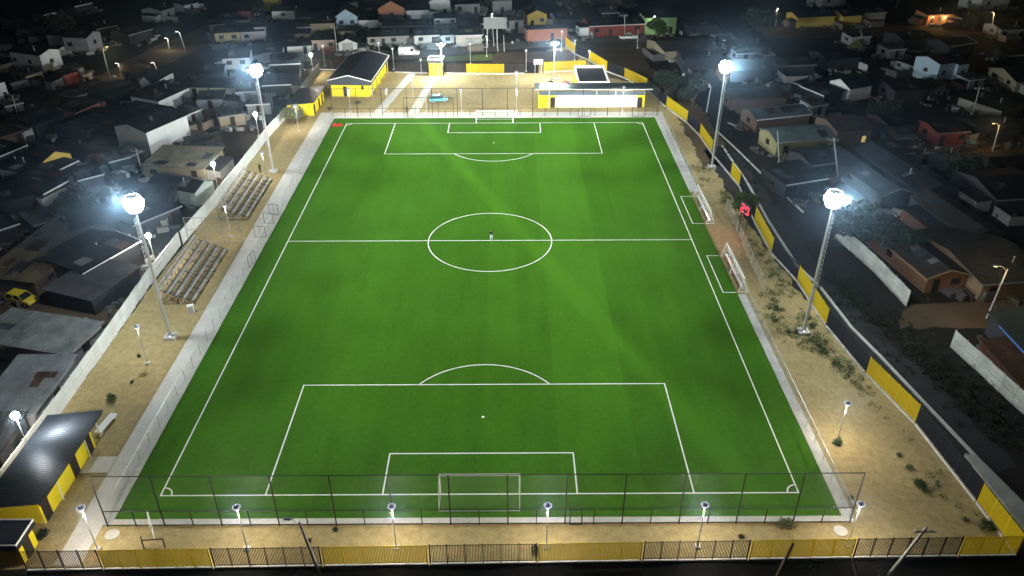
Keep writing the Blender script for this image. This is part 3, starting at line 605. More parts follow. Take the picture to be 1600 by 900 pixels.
# ------------------------------------------------------------------ vehicles
def car(name, label, cat, loc, rz, col, kind='hatch', hl=True):
    t = thing(name, label, cat, (loc[0], loc[1], -.02), rz); paint = mat('car_paint', col, .3, .05, 2, spec=.5)
    if kind == 'van':
        Lc, wd, prof = 5.2, .95, [(-2.6, .35), (-2.6, 1.0), (-2.55, 2.2), (-2.4, 2.35), (.9, 2.35), (1.3, 2.2), (1.9, 1.35), (2.5, 1.1), (2.6, .75), (2.6, .35)]
    elif kind == 'pickup':
        Lc, wd, prof = 4.9, .88, [(-2.45, .4), (-2.45, 1.0), (-.55, 1.0), (-.45, 1.0), (1.0, 1.0), (2.3, .92), (2.42, .7), (2.42, .4)]
    else:
        Lc, wd, prof = 4.0, .84, [(-2.0, .35), (-2.02, .75), (-1.95, .95), (1.0, .95), (1.75, .82), (1.98, .62), (1.98, .35)]
    b = MB(); b.prism(prof, 'y', -wd, wd); body = b.build('body', paint, t)
    mod = body.modifiers.new('bevel', 'BEVEL'); mod.width = .09; mod.segments = 2; mod.limit_method = 'ANGLE'
    def cabin(x0, x1, x2, x3, z0, z1):
        b = MB(); wi = wd*.82
        v = [(x0, -wd*.97, z0), (x3, -wd*.97, z0), (x3, wd*.97, z0), (x0, wd*.97, z0), (x1, -wi, z1), (x2, -wi, z1), (x2, wi, z1), (x1, wi, z1)]
        b.add(v, [(3, 2, 1, 0), (0, 1, 5, 4), (1, 2, 6, 5), (2, 3, 7, 6), (3, 0, 4, 7), (4, 5, 6, 7)]); b.build('cabin_glass', M['glass'], t)
        MB().b2((x1-.02, -wi-.02, z1+.003), (x2+.02, wi+.02, z1+.06)).build('roof', paint, t)
        b = MB()
        for s in (-1, 1):
            for xa, xb in ((x0, x1), (x3, x2), ((x0+x3)/2, (x1+x2)/2)): b.tube((xa, s*wd*.965, z0), (xb, s*wi, z1+.02), .04, n=6)
        b.build('pillar', paint, t)
    if kind == 'van':
        MB().prism([(1.36, 2.12), (1.9, 1.42), (1.95, 1.44), (1.41, 2.14)], 'y', -.82, .82).build('windscreen', M['glass'], t)
        for s in (-1, 1): MB().b2((.55, s*.95, 1.35), (1.3, s*.975, 2.0)).build('side_window', M['glass'], t)
    elif kind == 'pickup':
        cabin(-.5, -.3, .6, 1.15, 1.0, 1.6)
        MB().b2((-2.35, -.75, 1.003), (-.65, .75, 1.03)).build('cargo_bed', M['black'], t)
    else: cabin(-1.95, -1.55, .35, 1.05, .94, 1.45)
    for x in (-Lc*.31, Lc*.31):
        for s in (-1, 1):
            wl = MB().tube((x, s*(wd-.14), .32), (x, s*(wd+.03), .32), .32, n=14).build('wheel', M['tyre'], t)
            MB().tube((x, s*(wd+.03), .32), (x, s*(wd+.05), .32), .19, n=10).build('rim', M['steel'], wl)
    xf = Lc/2
    for s in (-1, 1):
        MB().box((xf-.01, s*wd*.72, .72), (.1, .32, .16)).build('headlight', M['glow'] if hl is None else M['white'], t)
        MB().box((-xf-.0, s*wd*.8, .8), (.08, .2, .2)).build('tail_light', M['redcloth'], t)
    return t
car('parked_car', 'light blue car parked behind the far fence gate frame', 'car', (-12.4, 64.4), R(8), (.12, .42, .55))
car('parked_van', 'white van driving along the street behind the yellow hall', 'van', (-22.8, 101.5), R(2), (.8, .8, .8), 'van', None)
car('parked_pickup', 'white pickup parked in front of the red walled house', 'pickup', (35.8, 117.2), R(6), (.8, .8, .8), 'pickup')
car('parked_car', 'yellow car parked in the brown lit yard at the left edge', 'car', (-60.6, -16.6), R(-18), (.80, .62, .04))
car('parked_car', 'dark car parked by the pale yellow wall of the brown house', 'car', (G(1252, 243).x, G(1252, 243).y), R(5), (.02, .022, .03))
# old machinery heap seen over the pavilion roof
t = thing('tractor', 'dark old tractor with big round tyres behind the pavilion roof', 'tractor', (14.2, 73.0, 0), R(8))
for x, s, rr in ((-1.6, -1, .85), (-1.6, 1, .85), (1.6, -1, .7), (1.6, 1, .7)):
    wl = MB().tube((x, s*.75, rr), (x, s*1.2, rr), rr, n=18).build('wheel', M['tyre'], t); MB().tube((x, s*1.2, rr), (x, s*1.24, rr), rr*.5, n=12).build('rim', M['white'], wl)
MB().b2((-1.9, -.6, .7), (.1, .6, 1.2)).b2((.1, -.45, .8), (2.3, .45, 1.6)).build('body', M['redcloth'], t)
b = MB()
for x in (-1.7, -.1):
    for s in (-.55, .55): b.tube((x, s, 1.2), (x, s, 2.4), .04)
b.box((-.9, 0, 2.45), (1.9, 1.35, .08)); b.build('canopy', M['brown'], t)
MB().tube((1.6, 0, 1.6), (1.6, 0, 2.3), .05).build('exhaust', M['black'], t)

# ------------------------------------------------------------------ people
def person(label, loc, rz, top, legs, arms='ctrl', hgt=1.75):
    sc_ = hgt/1.75
    J = [((0, 0, .95), .14), ((0, .0, 1.12), .135), ((0, .0, 1.35), .16), ((0, .01, 1.48), .075), ((0, -.01, 1.56), .062), ((0, -.02, 1.66), .098), ((0, -.015, 1.72), .075)]
    Eg = [(i, i+1) for i in range(6)]
    def chain(root, pts):
        k = root
        for p, r_ in pts: J.append((p, r_)); Eg.append((k, len(J)-1)); k = len(J)-1
    hands = []
    for s in (-1, 1):
        chain(0, [((s*.1, 0, .88), .105), ((s*.12, -.015, .5), .068), ((s*.13, .02, .1), .045), ((s*.14, -.14, .05), .04)])
        if arms == 'ctrl': el, ha = (s*.27, .02, 1.1), (s*.12, -.27, 1.12)
        else: el, ha = (s*.27, .03, 1.12), (s*.29, -.06, .86)
        chain(2, [((s*.2, .0, 1.42), .07), (el, .045), (ha, .034)]); hands.append((Vector(ha), (Vector(ha)-Vector(el)).normalized(), s))
    me = bpy.data.meshes.new('person'); me.from_pydata([[c*sc_ for c in p] for p, _ in J], Eg, []); o = bpy.data.objects.new('person', me); COL.objects.link(o)
    sm = o.modifiers.new('skin', 'SKIN'); o.modifiers.new('sub', 'SUBSURF').levels = 1
    for i, v in enumerate(me.skin_vertices[0].data): v.radius = (J[i][1]*sc_, J[i][1]*sc_*(.75 if i < 3 else 1)); v.use_root = (i == 0)
    dg = bpy.context.evaluated_depsgraph_get(); m2 = bpy.data.meshes.new_from_object(o.evaluated_get(dg)); bpy.data.objects.remove(o)
    mb = MB(); mb.v = [tuple(v.co) for v in m2.vertices]; mb.f = [tuple(p.vertices) for p in m2.polygons]; mb.m = []
    for p in m2.polygons:
        c = p.center/sc_; arm = abs(c.x) > .2 and c.z < 1.25 or (c.y < -.12 and c.z > .7)
        mb.m.append(0 if c.z > 1.5 else 3 if c.z < .1 else 2 if c.z < .96 and not arm else 0 if arm and (c-hands[0 if c.x < 0 else 1][0]).length < .12 else 1)
    mb.mi = 0
    for hp, dr, s in hands:
        hp = hp*sc_; side = dr.cross(Vector((0, 0, 1))).normalized(); mb.ball(hp+dr*.05, .034, 6, 4)
        for k, ln in enumerate((.07, .08, .075, .06)):
            a = hp+dr*.08+side*(.03-.02*k); m_ = a+dr*ln*.5; mb.tube(a, m_, .009, n=5); mb.tube(m_, m_+(dr+Vector((0, 0, -.7)))*ln*.4, .008, n=5)
        a = hp+dr*.03-side*s*.02; mb.tube(a, a+(dr*.4-side*s*.6)*.07, .01, n=5)
    mb.tube((0, -.115*sc_, 1.655*sc_), (0, -.135*sc_, 1.635*sc_), .012, .016, n=6)
    for s in (-1, 1): mb.ball((s*.1*sc_, -.01, 1.655*sc_), (.012, .02, .03), 6, 4)
    mb.mi = 4
    for s in (-1, 1): mb.ball((s*.035*sc_, -.103*sc_, 1.675*sc_), .012, 6, 4)
    o = mb.build('person', [M['skin'], top, legs, M['black'], M['hair']], None, True); o.location = loc; o.rotation_euler.z = rz
    tag(o, label, 'person')
    MB().ball((0, .012*sc_, 1.715*sc_), (.105*sc_, .108*sc_, .085*sc_), 10, 6).build('hair', M['hair'], o, True)
    return o
person('person in dark top and pale trousers standing on the centre spot', (.2, .05, .03), 0, M['dark'], M['pale'])
b = MB().b2((-.09, -.38, 1.09), (.09, -.28, 1.13)).build('controller', M['black']); b.location = (.2, .05, .03); tag(b, 'small dark controller held by the person on the centre spot', 'controller')
person('person in dark clothes by the lamp post, the one nearer the white wall', (-40.9, 25.8, -.03), R(60), M['dark'], M['dark'], 'down')
person('person in dark clothes by the lamp post, the one nearer the tower foot', (-40.0, 25.5, -.03), R(-70), M['dark'], M['black'], 'down')
person('person in dark clothes standing by the far gate frame posts', (-18.4, 56.2, .05), 0, M['dark'], M['dark'], 'down')
person('person in pale top and dark trousers on the street beyond the earth bank', (3.9, 109.5, -.03), 0, M['pale'], M['dark'], 'down')

# ------------------------------------------------------------------ small things in the ground
t = thing('bench', 'long white concrete bench beside the yellow changing rooms', 'bench', (-39.3, -40.8, -.03), R(82))
MB().box((0, 0, .45), (3.0, .75, .12)).build('seat', M['white'], t)
for x in (-1.2, 1.2): MB().box((x, 0, .2), (.25, .6, .4)).build('leg', M['kerb'], t)
t = thing('cabinet', 'small white cabinet at the near foot of the lower bleachers', 'cabinet', (-37.7, -19.3, -.03), R(15))
MB().b2((-.35, -.25, 0), (.35, .25, 1.15)).build('body', M['white'], t); MB().b2((-.4, -.3, 1.152), (.4, .3, 1.22)).build('lid', M['white'], t); MB().b2((-.3, -.28, .12), (.3, -.252, 1.05)).build('door', M['steel'], t)
t = thing('steel_frame', 'low open dark steel frame standing by the yellow front fence', 'frame', (-29.1, -56.9, -.03), R(6))
MB().path([(0, 0, 0), (0, 0, 1.1), (1.75, 0, 1.1), (1.75, 0, 0)], .06).path([(0, 0, .0), (-.25, .55, 1.05)], .05).build('frame', M['black'], t)
t = thing('gate_leaf', 'pale open gate leaf propped beside the near ball stop fence', 'gate', (-29.5, -54.2, 0), R(-62))
MB().path([(0, 0, .1), (0, 0, 1.8), (1.9, 0, 1.6), (1.9, 0, .1), (0, 0, .1)], .05).build('frame', M['white'], t); mesh_panel('chain_link', (.03, 0), (1.87, 0), .14, 1.6, M['mesh'], t)
for (x, y), n in (((-32.6, -55.3), 'pale round concrete cover by the left end of the near fence'), ((32.3, -55.3), 'pale round concrete cover by the right end of the near fence')):
    tag(MB().lathe([(0, .08), (.6, .08), (.62, .02), (.62, -.03)], (x, y, 0), 20).build('manhole_cover', M['kerb']), n, 'manhole cover')
b = MB(); random.seed(3)
for k in range(9): b.ball((-31.7+random.uniform(-.7, .7), 49.5+random.uniform(-.6, .6), .15), (random.uniform(.25, .5), random.uniform(.2, .4), random.uniform(.12, .3)), 7, 5)
tag(b.build('bib_heap', M['redcloth']), 'heap of red bibs in the far left corner of the turf', 'heap')
# hoop and billboard and poles
t = thing('basketball_hoop', 'basketball hoop with white board at the back of the sandy yard', 'hoop', (9.9, 83.6, -.03))
for x in (-.75, .75): MB().tube((x, 0, 0), (x, 0, 3.2), .06).build('post', M['steel'], t)
MB().b2((-1.1, -.05, 2.6), (1.1, .0, 3.9)).build('backboard', wallm((.22, .23, .24)), t); MB().path([(.25*math.cos(a*PI/6), -.35+.25*math.sin(a*PI/6), 2.9) for a in range(13)], .02).build('ring', M['redcloth'], t)
t = thing('billboard', 'blank white billboard on tall posts beyond the grass bank', 'billboard', (-3.0, 108.6, -.03))
MB().b2((-.6, -.1, 5.0), (5.4, .1, 7.9)).build('panel', wallm((.20, .21, .215)), t)
for x in (.3, 2.9): MB().tube((x, .25, 0), (x, .25, 7.6), .13).build('post', M['steel'], t)
def pole(label, base, top, arm=None, wood=False, lamp=None, group=None, r=.14):
    base, top = Vector(base), Vector(top); t = thing('utility_pole', label, 'utility pole', base, 0, group); tp = top-base
    MB().tube((0, 0, -.05), tp, r, r*.65, 8).build('shaft', M['bark'] if wood else M['oldwall'], t)
    if arm == 'cross':
        MB().box(tp+Vector((0, 0, -.5)), (1.8, .1, .12)).build('cross_arm', M['wood'], t)
        for x in (-.8, 0, .8): MB().tube(tp+Vector((x, 0, -.44)), tp+Vector((x, 0, -.28)), .05).build('insulator', M['white'], t)
    if lamp:
        dx, dy = lamp[0], lamp[1]; e = tp+Vector((dx, dy, .25))
        MB().path([tp+Vector((0, 0, -.4)), tp+Vector((dx*.5, dy*.5, .2)), e], .035).build('arm', M['steel'], t)
        MB().box(e+Vector((dx*.15, dy*.15, 0)), (.55, .26, .14), math.atan2(dy, dx)).build('lamp_head', M['cond'], t)
        if lamp[2]:
            MB().box(e+Vector((dx*.15, dy*.15, -.09)), (.42, .2, .05), math.atan2(dy, dx)).build('lens', M['sod'] if lamp[2] == 's' else M['glow'], t)
            light('street_light', 'POINT', e+Vector((dx*.15, dy*.15, -.3)), lamp[3], (1, .6, .22) if lamp[2] == 's' else (1, .9, .7), .12, t)
    return t
def gz(bx, by, tx, ty):
    b0 = G(bx, by); best = None
    for k in range(10, 400):
        z = k*.05; q = G(tx, ty, z); e = (q.x-b0.x)**2+(q.y-b0.y)**2
        if best is None or e < best[0]: best = (e, q)
    return b0, best[1]
pole('leaning pale concrete pole with unlit lamp arm at the front fence', (-13.1, -59.9, -.05), (-14.0, -59.9, 6.6), lamp=(-.8, .1, None), r=.16)
pole('pale concrete pole with cross arm leaning by the near right corner', (34.8, -59.9, -.05), (36.4, -59.9, 5.6), 'cross', r=.16)
pole('dark wooden pole in front of the yellow front fence', (24.9, -60.6, -.05), (25.6, -60.6, 4.6), wood=True, r=.17)
for q, n, kw in (((173, 128, 160, 75), 'pale utility pole beside the diagonal dirt street', dict(arm='cross', lamp=(.8, .4, 's', STREET_W*2.0))),
 ((1542, 497, 1575, 420), 'pale leaning pole at the lane behind the dark roof', dict(lamp=(-1.2, .3, 's', STREET_W*1.5))),
 ((1519, 182, 1531, 135), 'pale pole near the long pale garden wall', dict(arm='cross')), ((1550, 240, 1562, 195), 'pale pole on the side street at the right edge', dict(lamp=(-.9, .2, 's', STREET_W*1.5))),
 ((1339, 90, 1347, 52), 'pale pole beside the small yellow lit palm', dict()), ((527, 84, 522, 40), 'tall pale pole in the street beyond the yellow hall', dict(arm='cross')),
 ((265, 78, 262, 60), 'short lamp pole far up the dirt street, lower one', dict(lamp=(-.4, -.4, 'w', STREET_W*1.4))), ((290, 80, 280, 50), 'taller lamp pole far up the dirt street', dict(lamp=(-.5, -.3, 'w', STREET_W*1.4))),
 ((190, 121, 185, 99), 'lamp pole beside the dirt street below the pale utility pole', dict(lamp=(-.3, -.4, 'w', STREET_W))), ((248, 119, 241, 98), 'lamp pole above the white gabled shed', dict(lamp=(-.3, -.4, 'w', STREET_W*.6))),
 ((1310, 280, 1303, 215), 'thin pole behind the right floodlight glare', dict(arm='cross')), ((1104, 175, 1111, 135), 'thin pole beside the white tarpaulin', dict()),
 ((223, 272, 212, 232), 'thin dark pole beside the big white walled house', dict(arm='cross')), ((30, 190, 20, 152), 'thin pole below the white house at the left edge', dict(arm='cross')),
 ((1306, 228, 1310, 205), 'short pale pole at the brown house corner', dict()), ((1218, 260, 1215, 205), 'thin pole in front of the grey corrugated roofs', dict()),
 ((1548, 62, 1553, 20), 'pole on the upper street at the top right', dict(lamp=(-.6, -.3, 's', STREET_W*2))), ((1212, 40, 1214, 14), 'lamp pole at the top edge left of the yellow walls', dict(lamp=(.1, -.5, 'w', STREET_W*1.2))),
 ((772, 72, 768, 22), 'tall lamp pole behind the white billboard', dict(lamp=(.2, -.3, 'w', 500))), ((778, 80, 776, 52), 'thin bare pole right of the billboard', dict()), ((788, 80, 787, 55), 'second thin bare pole right of the billboard', dict()),
 ((976, 56, 976, 22), 'thin pole in front of the red walled house', dict(arm='cross')), ((996, 76, 997, 45), 'thin pole beside the white pickup', dict())):
    pole(n, *gz(*q), group='utility poles in the neighbourhood', **kw)

# ------------------------------------------------------------------ plants
def leaves(b, c, rr, n, s, seed):
    rnd = random.Random(seed); c = Vector(c)
    for _ in range(n):
        d = Vector((rnd.gauss(0, 1), rnd.gauss(0, 1), rnd.gauss(0, 1))).normalized()*(rnd.random()**.45)
        p = c+Vector((d.x*rr[0], d.y*rr[1], d.z*rr[2])); a = Vector((rnd.gauss(0, 1), rnd.gauss(0, 1), rnd.gauss(0, .7))).normalized()
        t = a.cross(Vector((rnd.gauss(0, 1), rnd.gauss(0, 1), rnd.gauss(0, 1)))).normalized(); k = s*rnd.uniform(.6, 1.4)
        b.add([p-a*k, p+t*k*.45, p+a*k, p-t*k*.45], [(0, 1, 2, 3)])
def tree(label, x, y, hh, rr, m='leafd', n=1400, trunk=None, seed=1, s=.22, cat='tree', name='tree'):
    t = thing(name, label, cat, (x, y, -.05)); rnd = random.Random(seed); th = trunk if trunk is not None else hh*.45
    b = MB().tube((0, 0, 0), (.1, .05, th), .09+hh*.018, .06+hh*.01); cs = []
    for k in range(7):
        a = k*2.4+rnd.random(); r_ = rr*rnd.uniform(.35, .62); e = Vector((math.cos(a)*r_, math.sin(a)*r_, th+(hh-th)*rnd.uniform(.25, .72))); b.tube((.1, .05, th*.85), e, .05+hh*.006, .025, 6); cs.append((e, rr*rnd.uniform(.36, .55)))
    b.build('trunk', M['bark'], t); cs.append((Vector((0, 0, hh-rr*.45)), rr*.5)); b = MB()
    for i, (c, r_) in enumerate(cs): leaves(b, c, (r_, r_, r_*.8), n//8, s, seed*31+i)
    b.build('crown', M[m], t, fix=False); return t
def bush(label, x, y, r_, hh=.6, m='leaf', n=160, seed=1, s=.14):
    b = MB(); rnd = random.Random(seed)
    for k in range(5): leaves(b, (rnd.uniform(-.5, .5)*r_, rnd.uniform(-.5, .5)*r_, hh*.45), (r_*.6, r_*.6, hh*.5), n//5, s, seed*17+k)
    for k in range(4): b.tube((0, 0, -.03), (rnd.uniform(-.4, .4)*r_, rnd.uniform(-.4, .4)*r_, hh*.5), .015, n=5)
    o = b.build('bush', M[m], fix=False); o.location = (x, y, -.03); tag(o, label, 'bush'); return o
tree('round olive green tree beside the small yellow block', -40.6, 50.6, 3.6, 2.7, 'leafo', 2600, 1.0, 2, .2)
tree('bushy dark tree behind the red scoreboard', 40.0, 8.6, 3.6, 2.6, 'leaf', 2200, 1.0, 3, .2)
tree('grey green leafy tree outside the fence beyond the pavilion, left one', 37.2, 66, 6.4, 3.4, 'leafd', 4200, 1.2, 4, .2)
tree('grey green leafy tree outside the fence beyond the pavilion, right one', 42.0, 60.5, 6.6, 3.4, 'leafd', 4200, 1.2, 5, .2)
q = G(1180, 190); tree('shadowy bush-like tree below the white tarpaulin', q.x-1, q.y-2, 3.0, 1.8, 'leafd', 900, .8, 6, .22)
tree('big dark tree just right of the right floodlight glare', 53.5, -1.5, 6.0, 4.4, 'leafd', 3600, 2, 7, .3)
tree('big dark tree at the top end of the pale alley wall', 57.5, -6, 5.6, 3.8, 'leafd', 2600, 2, 8, .3)
q = G(1287, 258); tree('round dark tree beside the dark parked car', q.x, q.y, 3.8, 2.4, 'leafd', 1500, 1.2, 9, .22)
q = G(1026, 62); tree('round clipped green tree in front of the green house', q.x, q.y, 6.4, 3.2, 'leaf', 2600, 1, 10, .3)
q = G(1335, 92); tree('small spiky palm-like tree lit yellow near a pale pole', q.x, q.y, 5, 2.4, 'leafo', 900, 2, 11, .3)
q = G(1375, 195); tree('dark tree behind the brown house with the lit window', q.x, q.y, 5.5, 3.4, 'leafd', 1800, 1.5, 12, .3)
q = G(1500, 285); tree('dim tree among the black roofs at the right', q.x, q.y, 5, 3.2, 'leafd', 1500, 1.5, 13, .3)
q = G(125, 345); tree('dim tree left of the big left floodlight glare', q.x, q.y, 5, 3.2, 'leafd', 1500, 1.5, 14, .3)
q = G(370, 25); tree('dark tree at the top of the diagonal dirt street', q.x+6, q.y, 6, 3.6, 'leafd', 1300, 1.5, 15, .35)
q = G(890, 30); tree('tall dark tree behind the yellow gabled house', q.x, q.y, 9, 5, 'leafd', 2200, 3, 16, .4)
q = G(1440, 12); tree('dark tree at the top right beside the lit orange shop', q.x-8, q.y, 8, 4.5, 'leafd', 1500, 3, 17, .4)
q = G(100, 60); tree('dark tree at the top left behind the grey white house', q.x, q.y, 7, 4.5, 'leafd', 1500, 2, 18, .4)
q = G(1180, 60); tree('dark tree at the top between the green house and yellow walls', q.x, q.y, 8, 5, 'leafd', 1800, 3, 19, .4)
for i, (a, n, r_, hh, m) in enumerate((((177, 625), 'leafy green bush on the sand below the left tower', .75, .8, 'leaf'), ((1308, 692), 'round green bush at the foot of the lone right lamp post', .55, .6, 'leaf'), ((1420, 733), 'dry green bush on the right sand, middle of three', .5, .5, 'leaf'), ((1405, 712), 'tiny dry bush on the right sand, farthest of three', .35, .3, 'leafo'), ((1437, 755), 'larger green bush on the right sand, nearest of three', .7, .6, 'leaf'), ((1447, 768), 'flat green bush touching the nearest of three on the sand', .5, .4, 'leaf'),
  ((218, 557), 'dark tuft beside the left lamp post on the sand', .3, .35, 'leafd'), ((206, 598), 'small dark tuft on the sand between lamp post and leafy bush', .28, .3, 'leafd'), ((1228, 822), 'bushy dry plant growing at the near right cage post', 1.1, .7, 'leafo'), ((525, 828), 'little tuft on the front strip by the concrete pole', .3, .25, 'leafd'), ((484, 845), 'lowest little tuft on the front strip near the concrete pole', .28, .25, 'leafd'), ((1159, 840), 'little tuft on the front strip left of the yellow fence', .35, .3, 'leafd'),
  ((833, 862), 'pale weed behind the yellow front fence near the goal', .6, .5, 'leafo'), ((1510, 812), 'low weed clump on the sand near the right corner', .5, .3, 'leafo'), ((1540, 822), 'wide weed clump inside the yellow right corner', .9, .5, 'leaf'), ((1330, 780), 'small bush by the right end post of the near cage', .5, .45, 'leaf'), ((66, 838), 'shadowy bush beside the guard hut corner', .8, .5, 'leafd'), ((558, 162), 'yellow green plant in front of the yellow hall', .8, .7, 'leafo'), ((516, 172), 'yellow green plant beside the small yellow block path', .9, .8, 'leafo'), ((628, 112), 'dark low bush at the far end of the hall path', .9, .7, 'leafd'),
  ((1065, 195), 'small dry bush at the right sand strip near the pitch corner', .6, .4, 'leafo'), ((1041, 170), 'tiny dry bush by the yellow fence at the far right corner', .5, .4, 'leafo'), ((1265, 884), 'big dark bush outside the yellow front fence', 1.5, 1.3, 'leafd'), ((1377, 890), 'dark bush outside the front fence by the pale pole', .9, .9, 'leafd'), ((620, 890), 'dark bush outside the front fence left of the goal', .7, .8, 'leafd'), ((412, 893), 'dark low bush outside the dark front fence', .7, .7, 'leafd'), ((475, 893), 'wide dark bush outside the fence by the leaning pole', 1.1, .8, 'leafd'))):
    q = G(*a); y = min(q.y, -60.6) if a[1] > 880 else q.y
    bush(n, q.x, y, r_, hh, m, 420 if r_ > .5 else 160, i+3, .10 if r_ > .5 else .07)
# weeds: ground cover along the side fence and in the dark plot
b = MB(); rnd = random.Random(5)
def weedstrip(a, b_, w_, n, s=.085, hh=.35):
    a, b_ = Vector((*a, 0)), Vector((*b_, 0))
    for _ in range(n):
        c = a.lerp(b_, rnd.random())+Vector((rnd.gauss(0, w_), rnd.gauss(0, w_), 0)); k = rnd.randint(22, 40)
        leaves(b, (c.x, c.y, hh*.4), (.45, .45, hh), k, s, rnd.random()*9999)
weedstrip((42.3, -36), (39.9, -26), .7, 90); weedstrip((39.3, -28.5), (40.6, -20), .9, 90); weedstrip((39.6, -16), (38.8, 3), .7, 80); weedstrip((36.4, -22), (37.4, -14), .6, 50); weedstrip((39, 18), (38, 12), .8, 30); weedstrip((38.2, 30), (36.2, 20), .8, 24); weedstrip((44.5, -55), (42.5, -38), .5, 14)
weedstrip((38, -27), (35.5, -20), .7, 40)
o = b.build('weeds', M['leaf'], fix=False); o['kind'] = 'stuff'
b = MB()
for _ in range(5): weedstrip((46+rnd.random()*3, -8-rnd.random()*6), (53+rnd.random()*4, -40-rnd.random()*12), 1.5, 60, .12, .5)
weedstrip((43, 40), (47, 10), 1.2, 60, .12, .5)
o = b.build('undergrowth', M['leafd'], fix=False); o['kind'] = 'stuff'

# ------------------------------------------------------------------ neighbourhood
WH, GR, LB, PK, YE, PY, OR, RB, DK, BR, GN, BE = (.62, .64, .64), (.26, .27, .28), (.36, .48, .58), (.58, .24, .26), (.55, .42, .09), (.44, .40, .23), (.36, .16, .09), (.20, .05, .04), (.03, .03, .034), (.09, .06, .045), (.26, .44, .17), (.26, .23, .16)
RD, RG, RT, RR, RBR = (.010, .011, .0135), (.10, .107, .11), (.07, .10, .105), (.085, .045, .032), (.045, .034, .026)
cnt = [0]; YARDS = []
crnd = random.Random(21)
SHEETS = ((.03, .03, .034), (.05, .05, .05), (.12, .12, .12), (.06, .032, .02), (.02, .026, .03), (.04, .052, .06))
def clutter(t, W_, dp, h, rise, rt, a):
    r = crnd; ax = 'Y' if rt == 'gy' else 'X'; run = dp/2 if rt == 'gx' else W_/2 if rt == 'gy' else dp; across = dp if rt == 'gy' else W_
    k = rise/run if rt != 'flat' else 0
    for _ in range(r.choice((2, 2, 3, 4, 5))):
        u0 = r.uniform(0, run*.6); u1 = min(run*.98, u0+r.uniform(.8, 2.6)); wd = r.uniform(.7, 2.4); x0 = r.uniform(0, max(.1, across-wd)); z0, z1 = h+k*u0+.135, h+k*u1+.135
        p = [(u0, z0), (u1, z1), (u1, z1+.03), (u0, z0+.03)]
        MB().prism(p, 'y' if rt == 'gy' else 'x', x0, x0+wd).build('roof_sheet', roofm(r.choice(SHEETS), ax), t)
    zr = h+k*run*.5
    if r.random() < .16:
        x, y = (run*.5, across*.3) if rt == 'gy' else (across*.7, run*.5)
        MB().tube((x, y, zr-.1), (x, y, zr+1.0), .06, n=8).lathe([(0, 1.12), (.18, 1.02), (.18, .97)], (x, y, zr), 8).build('chimney', M['steel'], t)
    if r.random() < .05:
        x, y = (run*.45, across*.6) if rt == 'gy' else (across*.3, run*.45)
        MB().lathe([(0, -.05), (.5, 0), (.55, .9), (.3, 1.1), (0, 1.15)], (x, y, zr+.2), 12).build('water_tank', M['black'], t, True)
    if a.y < 60 and -56 < a.x < 58 or a.y < 0 and a.x < -50: return
    c = r.choice(((.34, .34, .33), (.46, .46, .44), (.11, .05, .035), (.14, .12, .09), (.10, .10, .10)))
    if r.random() < .55:
        L_ = r.uniform(2.5, 5.5); x = r.choice((-.25, W_+.12)); b = MB().box((x, -L_/2-.1, .8), (.14, L_, 1.6))
        if r.random() < .6: b.box((x+(W_*.3 if x < 0 else -W_*.3), -L_-.18, .75), (W_*.62, .14, 1.5))
        b.build('yard_wall', wallm(c), t)
    if r.random() < .45:
        w2 = r.uniform(1.8, 3.2); d2 = dp*r.uniform(.4, .8); h2 = min(h-.4, 2.1); b = MB(); x0 = W_+.02 if r.random() < .5 else -w2-.02; s_ = 1 if x0 > 0 else -1
        lo, hi = (h2-.35, h2) if s_ < 0 else (h2, h2-.35)
        b.prism([(x0, 0), (x0+w2, 0), (x0+w2, hi), (x0, lo)], 'y', dp*.1, dp*.1+d2); an = b.build('annex', wallm(c), t)
        MB().prism([(x0-.05*(s_ < 0), lo+.01), (x0+w2+.05*(s_ > 0), hi+.01), (x0+w2+.05*(s_ > 0), hi+.08), (x0-.05*(s_ < 0), lo+.08)], 'y', dp*.1-.25, dp*.1+d2+.2).build('annex_roof', roofm(r.choice(SHEETS), 'Y'), an)
